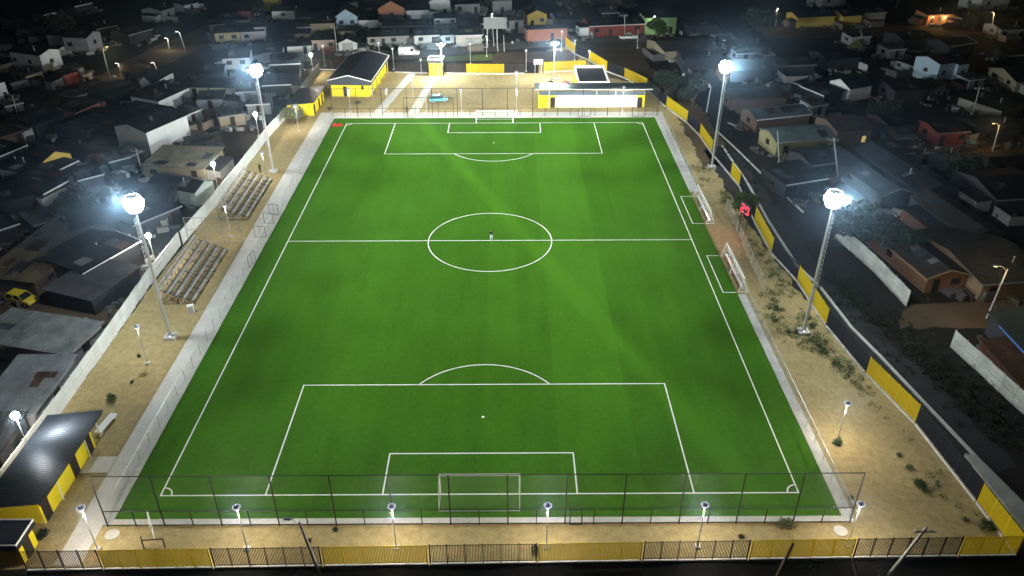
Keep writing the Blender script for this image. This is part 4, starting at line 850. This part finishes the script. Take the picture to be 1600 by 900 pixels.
def house(label, A, B, dp, h, wall, roof=RD, rt='gx', rise=1.0, fas=None, op='', name='house', cat='house', world=False, ov=.35, warm=False):
    cnt[0] += 1
    a_, b_ = (Vector((*A, 0)), Vector((*B, 0))) if world else (G(*A), G(*B)); YARDS.append((a_, b_, dp))
    a = Vector((*A, 0)) if world else G(*A); b_ = Vector((*B, 0)) if world else G(*B); d = b_-a; W_ = d.length
    a.z = -.05
    t = thing(name, label, cat, a, math.atan2(d.y, d.x)); wm = wallm(wall)
    th = .1
    if rt == 'gx':
        MB().prism([(0, 0), (dp, 0), (dp, h), (dp/2, h+rise), (0, h)], 'x', 0, W_).build('walls', wm, t)
        k = rise/(dp/2); o = ov
        MB().prism([(-o, h-o*k+.02), (dp/2, h+rise+.02), (dp+o, h-o*k+.02), (dp+o, h-o*k+th+.02), (dp/2, h+rise+th+.02), (-o, h-o*k+th+.02)], 'x', -o, W_+o).build('roof', roofm(roof, 'X'), t)
        if fas: MB().box((W_/2, -o-.03, h-o*k+.08), (W_+2*o, .05, .2)).build('fascia', wallm(fas), t)
        if fas == WH: MB().prism([(-o, h-o*k-.05), (dp/2, h+rise-.05), (dp+o, h-o*k-.05), (dp+o, h-o*k+th+.05), (dp/2, h+rise+th+.06), (-o, h-o*k+th+.05)], 'x', W_+o+.003, W_+o+.06).build('barge_board', wallm(fas), t)
    elif rt == 'gy':
        MB().prism([(0, 0), (W_, 0), (W_, h), (W_/2, h+rise), (0, h)], 'y', 0, dp).build('walls', wm, t)
        k = rise/(W_/2); o = ov
        MB().prism([(-o, h-o*k+.02), (W_/2, h+rise+.02), (W_+o, h-o*k+.02), (W_+o, h-o*k+th+.02), (W_/2, h+rise+th+.02), (-o, h-o*k+th+.02)], 'y', -o, dp+o).build('roof', roofm(roof, 'Y'), t)
        if fas: MB().prism([(-o, h-o*k-.05), (W_/2, h+rise-.05), (W_+o, h-o*k-.05), (W_+o, h-o*k+th+.05), (W_/2, h+rise+th+.06), (-o, h-o*k+th+.05)], 'y', -o-.06, -o-.003).build('barge_board', wallm(fas), t)
    else:
        r_ = rise if rt == 'shed' else 0
        MB().prism([(0, 0), (dp, 0), (dp, h+r_), (0, h)], 'x', 0, W_).build('walls', wm, t)
        k = r_/dp; o = ov
        MB().prism([(-o, h-o*k+.02), (dp+o, h+r_+o*k+.02), (dp+o, h+r_+o*k+th+.02), (-o, h-o*k+th+.02)], 'x', -o, W_+o).build('roof', roofm(roof, 'X'), t)
        if fas: MB().box((W_/2, -o-.03, h-o*k+.06), (W_+2*o, .05, .24)).build('fascia', wallm(fas), t)
    n = len(op); fm, pm = M['oldwall'] if wall[0] > .3 else M['brown'], M['warm'] if warm else M['glass']
    for i, c in enumerate(op):
        x = W_*(i+.5)/n; ww = min(1.3, W_/n*.6)
        if c == 'w': opening(t, 'window', x, h*.42, ww, min(1.1, h*.38), 'f', 0, fm, pm)
        elif c == 'W':
            opening(t, 'window', x, .95, ww, 1.0, 'f', 0, fm, pm); opening(t, 'window', x, h*.5+.7, ww, 1.0, 'f', 0, fm, pm)
        elif c == 'd': opening(t, 'door', x, .05, min(.95, ww), 2.0, 'f', 0, M['brown'], M['door'])
        elif c == 'g': opening(t, 'door', x, .05, min(2.6, W_/n*.8), 2.1, 'f', 0, M['brown'], M['oldwall'])
    clutter(t, W_, dp, h, rise, rt, a)
    opening(t, 'window', dp*.5, h*.42, min(1.2, dp*.3), min(1.0, h*.36), 'r' if B[0] < 800 or world else 'l', W_ if B[0] < 800 or world else 0, fm, M['glass'])
    return t
H = house
# left side
H('grey white two storey house with bright end wall at the far left', (23, 107), (70, 114), 5.6, 4.3, WH, RD, 'gx', .8, None, 'w.w.')
H('grey house right behind the far left white house, beside the dirt street', (104, 82), (141, 83), 6.5, 4.0, GR, RD, 'gx', .8, None, 'w.')
H('small white gabled house front between the two grey white houses', (104, 73), (116, 68), 5, 3.2, WH, RD, 'gy', 1.0)
H('pink walled house with one window in the dark left neighbourhood', (122, 194), (159, 177), 7, 2.5, PK, RD, 'gx', .8, None, '.w..')
H('little white gabled shed on a dark lot near two street lamps', (222, 146), (241, 147), 9, 2.7, WH, RD, 'gy', 1.3)
H('long plain white wall house with black roof left of the far left tower', (252, 177), (299, 155), 7, 2.7, WH, RD, 'shed', .4)
H('dark house with long white roof edge below the long white wall', (209, 224), (276, 190), 9, 2.9, DK, RD, 'shed', .5, WH, 'd.w')
H('tallest white walled house with blank bright wall left of the far left tower', (237, 243), (299, 214), 7.6, 4.6, WH, RD, 'gx', 1.0)
H('pale yellow low house behind the far left tower, left part', (299, 152), (326, 152), 6, 2.3, PY, RBR, 'flat', 0, None, 'd.')
H('pale yellow low house behind the far left tower, right part with bright panel', (330, 153), (368, 153), 6, 2.4, PY, RBR, 'flat', 0, None, '.g')
H('distant pale yellow house with two windows near the top', (338, 69), (377, 67), 7, 3, PY, RD, 'gx', .7, None, 'ww')
H('distant lavender grey house joined to the pale yellow one', (378, 67), (414, 65), 7, 3, (.40, .38, .44), RD, 'gx', .7, None, 'w.')
H('white house with two barred windows above the far left tower', (350, 109), (391, 107), 7, 2.8, WH, RD, 'gx', .6, None, 'ww')
H('white two storey house cut by the left edge', (-14, 163), (17, 157), 6, 4.2, WH, RD, 'flat', 0, None, '.wd')
H('dark red brick garden house beside the dirt street', (103, 135), (125, 128), 3, 2.6, RB, RD, 'flat')
H('tiny red walled house at the top of the dirt street', (370, 31), (393, 30), 5, 2.4, RB, RD, 'flat', 0, None, 'd.')
H('yellow gabled house behind a white eave at the left', (72, 277), (117, 262), 6, 2.8, YE, RD, 'gy', 1.2)
H('low porch house with long white eave before the yellow gable', (30, 316), (124, 270), 4, 2.2, DK, RD, 'shed', .3, WH, 'w.d')
H('small white wall house left of the yellow gable', (44, 291), (74, 275), 5, 2.6, WH, RD, 'shed', .3)
H('dark hut with bright white gable board in the left black area', (73, 320), (107, 301), 7, 2.0, DK, RD, 'shed', .5, WH)
wh = H('small house with glowing orange porch lamp in the left dark area', (141, 262), (174, 256), 5, 2.4, BR, RBR, 'shed', .3, None, 'dw')
H('low house with pale olive patched roof below the tall white house', (228, 280), (322, 284), 8, 2.5, BE, (.17, .155, .11), 'shed', .5, None, 'w.d')
H('pale green gable shed touching the white boundary wall', (309, 322), (337, 304), 9, 2.6, (.45, .52, .48), RD, 'gy', .9)
H('house with thin white eave at the left edge under the pink house', (-4, 272), (46, 250), 8, 2.8, DK, RD, 'shed', .5, WH)
H('dark shack with narrow white roof rim below the left edge eave', (28, 284), (54, 272), 4, 2.2, DK, RD, 'shed', .3, GR)
H('dark cottage with pale front edge above the brown yard', (-6, 386), (34, 372), 7, 2.4, DK, RD, 'shed', .4, GR)
H('open shed with rows of pale roof battens above the brown yard', (30, 412), (120, 420), 8, 2.2, DK, (.10, .10, .10), 'shed', .4, GR)
H('brown lit lean-to at the left edge beside the yellow car', (-20, 452), (60, 462), 6, 2.2, BR, (.13, .10, .06), 'shed', .5)
H('house with bent white gutter line right of the brown yard', (138, 452), (222, 402), 9, 2.6, DK, RD, 'gx', .6, WH)
H('grey roofed house below the bent white gutter, against the wall', (150, 492), (222, 440), 7, 2.3, DK, (.05, .05, .055), 'shed', .3)
H('house with pale grey slab roof below the yellow car', (-30, 556), (112, 580), 6, 2.5, GR, (.15, .16, .16), 'shed', .2)
H('house with grey corrugated roof against the white wall at left', (-51.8, -41.5), (-45.9, -41.5), 9, 2.4, GR, (.16, .17, .18), 'shed', .5, None, '', world=True)
H('black roofed house behind the near left white wall', (-60, -47.5), (-46.2, -47.5), 5, 2.6, DK, RD, 'shed', .5, None, 'd.w', world=True)
H('house with reddish tiled roof at the near left edge', (-58, -54), (-46.6, -54), 5.5, 2.3, BE, (.16, .06, .04), 'shed', .4, None, '', world=True)
# middle top
H('distant shop with bright yellow front at the top', (398, 17), (435, 16), 8, 3.2, YE, RD, 'flat', 0, None, 'g.')
H('distant low white house right of the yellow shop', (426, 31), (461, 30), 7, 2.6, WH, RD, 'gx', .8, None, '.w.')
H('blue grey gabled house with two round-looking windows at the top', (526, 46), (560, 45), 9, 3.6, LB, RD, 'gy', 2.0, None, 'ww')
H('orange brick gabled house at the top', (592, 32), (633, 31), 9, 3.4, OR, RD, 'gy', 2.2, None, '.w.')
H('low white wall house between the blue grey and orange gables', (561, 45), (592, 44), 5, 2.4, WH, RD, 'flat')
H('low pale grey house right of the orange gable', (635, 31), (671, 30), 8, 2.8, (.5, .52, .55), RD, 'gx', .8)
H('tall white gabled house at the top middle', (672, 25), (704, 24), 8, 4.4, WH, RD, 'gy', 1.0, None, '.d')
H('low white panelled front house below the tall white gable', (679, 41), (713, 40), 6, 2.3, WH, RD, 'gx', .7, None, 'w.w')
H('pale wooden sided house beside the tall pale pole', (487, 55), (524, 54), 7, 3.2, BE, RD, 'flat')
H('grey house cut by the glow above the white barred window house', (400, 65), (417, 64), 8, 4.0, GR, RD, 'gx', .8, None, 'w')
H('white gabled garage with dark open front behind the hall', (530, 81), (558, 80), 6, 2.2, WH, RD, 'gy', 1.0, WH, 'g')
H('pinkish beige street house left of the garage', (488, 80), (524, 79), 6, 2.9, (.42, .30, .24), RD, 'flat', 0, None, 'd.w')
H('low white house by the street left of the hall', (450, 86), (487, 84), 6, 2.2, WH, RD, 'shed', .4, None, '.d')
H('grey fronted row house on the street above the white van', (575, 73), (640, 70), 7, 2.6, (.30, .30, .28), RD, 'gx', .8, None, 'wdw.')
H('white fronted row house on the street above the van', (648, 71), (688, 69), 7, 2.7, WH, RD, 'gx', .8, None, 'wd')
H('pale blue row house behind the yellow kiosk mast', (690, 71), (710, 70), 7, 2.8, (.42, .50, .55), RD, 'gx', .8, None, 'w')
H('white barred garage house left of the billboard', (713, 73), (753, 72), 6, 3.0, (.5, .47, .42), RD, 'gx', .7, WH, '.gg')
H('low pinkish parapet house on the street, in front of the wooden sided house', (462, 68), (484, 67), 5, 2.6, (.35, .26, .22), RD, 'flat', 0, None, 'd')
H('small yellow gabled house with balcony posts at the top', (824, 43), (854, 42), 8, 3.6, YE, RD, 'gy', 1.2, None, 'dw')
H('low orange red brick building below the yellow gabled house', (824, 65), (886, 62), 4, 3.2, OR, RD, 'flat', 0, None, '..d.')
H('red walled house with white roof edge behind the pickup', (921, 58), (1006, 54), 9, 3.0, RB, RD, 'gx', 1.0, WH, 'wd.w')
H('tiny white cube building left of the red walled house', (907, 58), (920, 57), 4, 2.6, WH, RD, 'flat')
gh = H('light green flat roofed house with one bright lamp', (1007, 54), (1055, 53), 8, 4.6, GN, RD, 'flat', 0, None, '.wd')
H('distant house with white gable edge at the top, left of two', (930, 11), (960, 10), 8, 2.8, DK, RD, 'gy', 1.4, WH)
H('distant house with white gable edge at the top, right of two', (973, 9), (992, 8), 8, 2.8, DK, RD, 'gy', 1.4, WH)
H('long house with tan grey roof and low pale side wall by the track', (1010, 74), (1038, 94), 14, 2.2, BE, (.06, .057, .05), 'gy', .9)
H('house with bluish dark roof left of the far right floodlight', (1066, 112), (1126, 112), 9, 2.7, DK, (.03, .036, .045), 'gx', 1.0)
H('house with plain dark roof right of the far right floodlight', (1142, 128), (1204, 127), 9, 2.7, DK, (.024, .027, .03), 'gx', 1.0)
# right side
H('brown house with tan roof and orange patch below the far right floodlight', (1140, 172), (1225, 169), 5, 2.4, BR, (.06, .047, .034), 'shed', .5)
H('grey corrugated roof house with dark brown side, upper of two', (1180, 207), (1262, 198), 6, 2.7, BR, RT, 'gx', .9, WH)
H('grey corrugated roof house with pale yellow base, lower of two', (1211, 245), (1298, 238), 7, 2.9, (.22, .20, .10), RT, 'gx', 1.0, GR, 'd..')
lw = H('brown house with one lit yellow window and pale yellow base', (1302, 237), (1356, 233), 8, 4.0, BR, RBR, 'gx', .9, None, '..')
H('small white gabled house alone on the dark right', (1324, 159), (1358, 153), 6, 3.0, WH, RD, 'gx', 1.3, None, '..')
H('light blue two storey house on the dark right', (1461, 131), (1492, 126), 7, 4.6, LB, RD, 'gx', .8, None, 'w.')
H('light blue side wing right of the two storey house', (1490, 129), (1507, 127), 5, 4.2, LB, RD, 'flat', 0, None, 'w')
H('pale gabled house with two dark windows near the right edge', (1540, 121), (1584, 144), 11, 2.4, BE, RD, 'gy', 1.4, None, 'ww')
H('low dark house with broken white wall bits left of the light blue house', (1398, 108), (1426, 118), 6, 2.2, GR, RD, 'flat', 0, None, 'w.w')
H('bright yellow walled building on the upper street, longer one', (1245, 44), (1302, 41), 7, 2.9, YE, RD, 'gx', .8, YE)
H('bright yellow walled building on the upper street, shorter one', (1315, 41), (1344, 39), 7, 2.9, YE, RD, 'gx', .8)
H('grey timber looking house right of the yellow walls', (1346, 37), (1381, 35), 6, 3.0, (.22, .21, .19), RD, 'gx', .8, GR)
sh = H('shop lit orange by two lamps at the top right', (1447, 40), (1486, 38), 6, 3.0, OR, RBR, 'shed', .3, None, 'dwd')
H('distant grey house at the top edge above the yellow walls', (1284, 12), (1320, 9), 8, 3.6, GR, RD, 'gx', .8, None, 'w.')
H('distant white house at the top right corner', (1530, 17), (1575, 11), 8, 3.6, WH, RD, 'gx', .8, None, 'w.')
H('red brick house on the dark side street', (1462, 229), (1506, 226), 8, 2.7, RB, RD, 'gx', .7, GR, 'd.w')
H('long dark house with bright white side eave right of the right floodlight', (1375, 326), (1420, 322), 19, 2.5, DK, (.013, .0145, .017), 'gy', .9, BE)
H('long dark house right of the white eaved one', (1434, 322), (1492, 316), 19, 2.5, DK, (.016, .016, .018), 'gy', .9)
H('house with orange lit porch gable at the lane', (1443, 458), (1503, 452), 17, 2.5, (.20, .11, .06), (.03, .027, .024), 'gy', .9, BE, 'dw')
H('brown roofed house with tan lit side wall at the lane', (1528, 470), (1630, 462), 15, 2.6, (.22, .15, .09), (.035, .03, .026), 'gx', .9, GR, 'd.w')
H('dark house with grey roof edge at the right edge', (1552, 335), (1640, 330), 12, 2.6, DK, RD, 'gx', 1.2, GR)
H('grey walled long yard building behind the pale poles at right', (1494, 168), (1560, 190), 7, 2.3, (.26, .25, .22), RD, 'shed', .4)
bl = H('big dark green roofed hall with painted blue gutter shine at the right edge', (61.0, -39.5), (74, -39.5), 15, 2.9, DK, (.026, .036, .033), 'gy', 1.2, None, '', world=True)
MB().b2((-.42, -.2, 2.72), (-.38, 12.5, 2.84)).build('gutter_shine', M['blue'], bl)  # reflected blue light on the gutter, given as an emissive strip
# lit lamps of houses
def wall_lamp(par, loc, col, p, m, label=None):
    MB().ball(loc, .16, 8, 6).build('porch_lamp', m, par, True); light('porch_light', 'POINT', (loc[0], loc[1]-.25, loc[2]-.1), p, col, .12, par)
wall_lamp(wh, (2.4, -.5, 2.0), (1, .5, .22), 160, M['sod']); wall_lamp(gh, (2.3, -.4, 5.0), (.95, 1, .95), 500, M['glow'])
wall_lamp(sh, (1.2, -.45, 2.5), (1, .45, .12), 380, M['sod']); wall_lamp(sh, (5.2, -.45, 2.5), (1, .75, .3), 420, M['sod'])
opening(lw, 'window', 5.6, 1.5, .9, 1.3, 'f', 0, M['brown'], M['warm'])
# dark infill houses
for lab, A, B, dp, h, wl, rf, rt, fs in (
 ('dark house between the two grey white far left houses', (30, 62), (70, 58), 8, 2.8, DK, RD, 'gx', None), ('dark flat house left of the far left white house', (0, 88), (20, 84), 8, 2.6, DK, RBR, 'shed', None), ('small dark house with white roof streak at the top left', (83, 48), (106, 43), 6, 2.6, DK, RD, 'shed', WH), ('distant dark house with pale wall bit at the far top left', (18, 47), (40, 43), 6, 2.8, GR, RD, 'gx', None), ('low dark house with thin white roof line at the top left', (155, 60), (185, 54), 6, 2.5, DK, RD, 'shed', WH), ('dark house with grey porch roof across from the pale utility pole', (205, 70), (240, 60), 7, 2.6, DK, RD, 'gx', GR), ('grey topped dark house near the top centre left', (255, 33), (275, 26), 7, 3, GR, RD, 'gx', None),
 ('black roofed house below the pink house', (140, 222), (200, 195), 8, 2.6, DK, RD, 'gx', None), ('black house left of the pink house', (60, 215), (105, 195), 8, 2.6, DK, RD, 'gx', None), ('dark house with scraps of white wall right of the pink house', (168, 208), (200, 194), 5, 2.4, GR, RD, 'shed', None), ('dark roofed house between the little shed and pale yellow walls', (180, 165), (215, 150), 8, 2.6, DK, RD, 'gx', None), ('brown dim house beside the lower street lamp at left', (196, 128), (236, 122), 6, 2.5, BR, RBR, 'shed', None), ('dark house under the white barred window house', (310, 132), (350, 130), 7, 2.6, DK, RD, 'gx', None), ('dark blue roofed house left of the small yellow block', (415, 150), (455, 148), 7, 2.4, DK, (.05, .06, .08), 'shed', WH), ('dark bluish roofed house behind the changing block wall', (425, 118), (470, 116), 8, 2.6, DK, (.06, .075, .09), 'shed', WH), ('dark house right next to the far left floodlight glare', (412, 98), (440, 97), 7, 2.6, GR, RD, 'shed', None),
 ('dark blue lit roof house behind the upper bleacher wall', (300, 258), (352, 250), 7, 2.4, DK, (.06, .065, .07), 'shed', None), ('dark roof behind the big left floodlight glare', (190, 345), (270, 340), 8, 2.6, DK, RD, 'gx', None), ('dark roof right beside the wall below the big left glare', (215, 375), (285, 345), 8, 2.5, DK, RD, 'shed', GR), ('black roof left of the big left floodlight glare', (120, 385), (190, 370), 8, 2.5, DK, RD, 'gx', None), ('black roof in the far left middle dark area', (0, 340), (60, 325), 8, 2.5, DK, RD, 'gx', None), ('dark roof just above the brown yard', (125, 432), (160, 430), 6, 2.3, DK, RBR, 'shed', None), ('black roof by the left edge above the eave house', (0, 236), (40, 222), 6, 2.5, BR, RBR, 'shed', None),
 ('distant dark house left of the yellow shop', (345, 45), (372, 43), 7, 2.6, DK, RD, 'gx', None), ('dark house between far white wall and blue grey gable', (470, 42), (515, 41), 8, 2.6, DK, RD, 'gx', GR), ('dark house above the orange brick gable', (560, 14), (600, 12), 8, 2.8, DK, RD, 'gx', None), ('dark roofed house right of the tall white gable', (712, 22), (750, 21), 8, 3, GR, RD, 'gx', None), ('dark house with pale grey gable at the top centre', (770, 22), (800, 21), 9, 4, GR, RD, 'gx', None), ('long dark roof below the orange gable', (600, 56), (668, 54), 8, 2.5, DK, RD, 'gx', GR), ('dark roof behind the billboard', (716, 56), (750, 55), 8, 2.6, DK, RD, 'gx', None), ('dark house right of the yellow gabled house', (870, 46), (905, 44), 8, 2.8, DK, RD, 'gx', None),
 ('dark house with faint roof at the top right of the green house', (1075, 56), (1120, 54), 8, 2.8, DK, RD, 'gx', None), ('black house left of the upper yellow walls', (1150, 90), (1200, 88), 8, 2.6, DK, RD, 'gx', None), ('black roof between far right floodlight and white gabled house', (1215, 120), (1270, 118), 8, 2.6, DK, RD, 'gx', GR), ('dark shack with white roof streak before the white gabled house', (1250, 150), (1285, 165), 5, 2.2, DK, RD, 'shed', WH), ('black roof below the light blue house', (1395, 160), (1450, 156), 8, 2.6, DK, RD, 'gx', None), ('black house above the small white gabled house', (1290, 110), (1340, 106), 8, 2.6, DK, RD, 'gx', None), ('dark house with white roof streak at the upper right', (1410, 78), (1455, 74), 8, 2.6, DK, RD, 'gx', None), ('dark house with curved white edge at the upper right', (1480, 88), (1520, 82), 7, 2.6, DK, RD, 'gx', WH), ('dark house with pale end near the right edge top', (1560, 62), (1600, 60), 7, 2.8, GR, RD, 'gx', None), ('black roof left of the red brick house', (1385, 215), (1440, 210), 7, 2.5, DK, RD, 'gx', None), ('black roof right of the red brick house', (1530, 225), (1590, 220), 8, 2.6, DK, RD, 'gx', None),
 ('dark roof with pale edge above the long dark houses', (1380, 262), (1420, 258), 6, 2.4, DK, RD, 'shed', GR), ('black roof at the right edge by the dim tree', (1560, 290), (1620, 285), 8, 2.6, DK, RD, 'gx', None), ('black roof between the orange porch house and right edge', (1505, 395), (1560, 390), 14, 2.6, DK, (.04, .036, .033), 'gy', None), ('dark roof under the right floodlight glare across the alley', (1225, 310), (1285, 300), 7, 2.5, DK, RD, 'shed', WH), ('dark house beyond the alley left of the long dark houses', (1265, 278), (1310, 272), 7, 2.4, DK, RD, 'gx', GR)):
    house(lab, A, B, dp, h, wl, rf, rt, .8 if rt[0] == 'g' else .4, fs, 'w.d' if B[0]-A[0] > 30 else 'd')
# sheds and shacks squeezed between the houses
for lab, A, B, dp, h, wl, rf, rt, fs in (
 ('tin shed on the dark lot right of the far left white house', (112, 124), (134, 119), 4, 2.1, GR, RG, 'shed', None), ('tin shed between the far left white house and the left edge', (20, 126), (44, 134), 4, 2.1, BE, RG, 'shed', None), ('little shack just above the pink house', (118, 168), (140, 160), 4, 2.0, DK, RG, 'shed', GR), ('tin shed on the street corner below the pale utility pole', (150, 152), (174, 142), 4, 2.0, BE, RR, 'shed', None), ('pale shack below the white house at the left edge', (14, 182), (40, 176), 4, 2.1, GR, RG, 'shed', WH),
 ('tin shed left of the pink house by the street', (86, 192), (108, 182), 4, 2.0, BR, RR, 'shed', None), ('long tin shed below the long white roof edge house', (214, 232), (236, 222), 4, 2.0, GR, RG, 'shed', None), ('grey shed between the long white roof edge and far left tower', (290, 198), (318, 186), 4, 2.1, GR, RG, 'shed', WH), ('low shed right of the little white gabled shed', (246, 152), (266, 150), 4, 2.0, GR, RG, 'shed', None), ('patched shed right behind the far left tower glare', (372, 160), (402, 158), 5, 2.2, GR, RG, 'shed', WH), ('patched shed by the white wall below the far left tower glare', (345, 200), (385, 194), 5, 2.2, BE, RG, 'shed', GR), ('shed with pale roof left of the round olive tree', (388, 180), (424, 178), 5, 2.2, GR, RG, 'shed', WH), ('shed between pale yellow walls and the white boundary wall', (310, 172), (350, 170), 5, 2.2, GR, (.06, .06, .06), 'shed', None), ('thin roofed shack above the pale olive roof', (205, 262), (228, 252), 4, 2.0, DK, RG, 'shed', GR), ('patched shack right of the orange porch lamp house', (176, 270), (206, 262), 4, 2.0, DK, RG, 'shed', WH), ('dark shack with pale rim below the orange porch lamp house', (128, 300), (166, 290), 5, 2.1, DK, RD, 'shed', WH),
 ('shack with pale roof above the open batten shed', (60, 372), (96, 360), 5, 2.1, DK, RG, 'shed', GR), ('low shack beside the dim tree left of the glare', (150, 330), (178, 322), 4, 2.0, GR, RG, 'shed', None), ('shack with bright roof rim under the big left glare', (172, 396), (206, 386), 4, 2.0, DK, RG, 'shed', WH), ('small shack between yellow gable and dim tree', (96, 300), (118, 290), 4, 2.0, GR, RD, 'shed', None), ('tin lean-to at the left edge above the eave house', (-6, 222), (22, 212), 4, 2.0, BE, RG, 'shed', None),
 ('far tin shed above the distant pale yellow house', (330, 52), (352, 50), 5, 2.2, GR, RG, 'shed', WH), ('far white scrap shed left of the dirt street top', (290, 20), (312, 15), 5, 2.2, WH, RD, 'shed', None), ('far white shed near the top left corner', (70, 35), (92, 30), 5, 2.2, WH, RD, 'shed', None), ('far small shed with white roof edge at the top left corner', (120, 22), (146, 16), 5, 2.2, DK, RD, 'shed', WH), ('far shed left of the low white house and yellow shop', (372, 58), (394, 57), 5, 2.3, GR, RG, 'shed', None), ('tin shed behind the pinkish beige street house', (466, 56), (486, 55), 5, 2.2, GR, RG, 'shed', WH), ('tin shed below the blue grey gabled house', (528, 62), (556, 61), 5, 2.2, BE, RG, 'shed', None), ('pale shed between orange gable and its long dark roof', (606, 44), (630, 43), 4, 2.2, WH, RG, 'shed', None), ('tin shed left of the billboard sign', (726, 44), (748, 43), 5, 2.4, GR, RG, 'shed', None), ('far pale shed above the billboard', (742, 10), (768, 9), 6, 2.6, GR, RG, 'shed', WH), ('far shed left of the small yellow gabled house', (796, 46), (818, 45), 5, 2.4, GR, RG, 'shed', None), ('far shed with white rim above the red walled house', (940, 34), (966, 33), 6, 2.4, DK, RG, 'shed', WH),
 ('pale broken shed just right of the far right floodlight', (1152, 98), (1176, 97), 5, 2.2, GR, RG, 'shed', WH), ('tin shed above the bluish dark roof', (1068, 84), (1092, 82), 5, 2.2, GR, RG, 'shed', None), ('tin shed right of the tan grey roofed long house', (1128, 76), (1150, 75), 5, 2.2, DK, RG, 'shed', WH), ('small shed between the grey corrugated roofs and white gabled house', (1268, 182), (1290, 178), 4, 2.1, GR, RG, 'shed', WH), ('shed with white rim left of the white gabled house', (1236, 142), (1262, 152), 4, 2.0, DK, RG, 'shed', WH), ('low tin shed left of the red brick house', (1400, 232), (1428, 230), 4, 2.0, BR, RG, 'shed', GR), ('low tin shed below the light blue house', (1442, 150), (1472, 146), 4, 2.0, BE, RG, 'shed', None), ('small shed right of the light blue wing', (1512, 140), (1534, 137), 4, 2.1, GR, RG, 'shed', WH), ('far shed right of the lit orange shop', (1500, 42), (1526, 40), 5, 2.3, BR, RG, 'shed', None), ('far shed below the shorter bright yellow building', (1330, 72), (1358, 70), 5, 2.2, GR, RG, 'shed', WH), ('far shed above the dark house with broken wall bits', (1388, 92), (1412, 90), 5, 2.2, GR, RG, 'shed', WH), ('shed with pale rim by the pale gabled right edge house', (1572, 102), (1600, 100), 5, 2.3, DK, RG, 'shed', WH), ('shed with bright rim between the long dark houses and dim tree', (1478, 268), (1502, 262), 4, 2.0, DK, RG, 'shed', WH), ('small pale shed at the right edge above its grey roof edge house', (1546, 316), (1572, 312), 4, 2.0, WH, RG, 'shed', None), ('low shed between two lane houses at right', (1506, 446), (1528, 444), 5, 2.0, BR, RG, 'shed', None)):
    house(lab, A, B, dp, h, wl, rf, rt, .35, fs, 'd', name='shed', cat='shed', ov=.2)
# yard clutter: scrap, planks and rubble around the houses
b = MB(); rnd = random.Random(77)
for a, c, dp in YARDS:
    d = (c-a).normalized(); nrm = Vector((-d.y, d.x, 0)); L_ = (c-a).length
    for k in range(16):
        side = rnd.random()
        p = a+d*rnd.uniform(-1, L_+1)-nrm*rnd.uniform(.5, 3.5) if side < .6 else (a-d*rnd.uniform(.4, 2.5) if side < .8 else c+d*rnd.uniform(.4, 2.5))+nrm*rnd.uniform(0, dp)
        if a.y < 60 and -47 < p.x < 47 or abs(p.x-a.x) > 30: continue
        b.mi = rnd.choice((0, 0, 1, 1, 2)); sz = (rnd.uniform(.3, 2.4), rnd.uniform(.15, .9), rnd.uniform(.1, .9))
        b.box((p.x, p.y, -.05+sz[2]/2), sz, rnd.uniform(0, 3.14))
o = b.build('rubble', [wallm((.10, .10, .10)), wallm((.07, .055, .04)), wallm((.32, .32, .31))]); o['kind'] = 'stuff'
# white tarpaulin on posts
q = G(1092, 147); t = thing('tarpaulin', 'crumpled white tarpaulin on posts outside the far right fence', 'tarpaulin', (q.x, q.y, -.05))
rnd = random.Random(8); b = MB(); n = 9
vs = [(i*.5-2, j*.55-2.2, 2.3+.9*math.exp(-((i-4)**2+(j-5)**2)/8)+rnd.uniform(-.18, .18)) for i in range(n) for j in range(n)]
b.add(vs, [(i*n+j, i*n+j+1, (i+1)*n+j+1, (i+1)*n+j) for i in range(n-1) for j in range(n-1)]); b.build('sheet', M['white'], t, fix=False)
for x, y in ((-1.9, -2.1), (1.9, -2.1), (-1.9, 2.1), (1.9, 2.1)): MB().tube((x, y, 0), (x, y, 2.25), .06).build('post', M['bark'], t)
# air: thin night haze, added for lamp halos and lens bloom
b = MB().b2((-900, -900, -1.2), (900, 900, 62)); m = bpy.data.materials.new('added_haze'); m.use_nodes = True; N, L = nodes(m); N.remove(N['Principled BSDF'])
v = N.new('ShaderNodeVolumePrincipled'); v.inputs['Color'].default_value = (.50, .74, 1, 1); v.inputs['Density'].default_value = HAZE; v.inputs['Anisotropy'].default_value = .955
L.new(v.outputs[0], N['Material Output'].inputs['Volume'])
if HAZE > 0: o = b.build('added_haze', m); o['kind'] = 'stuff'
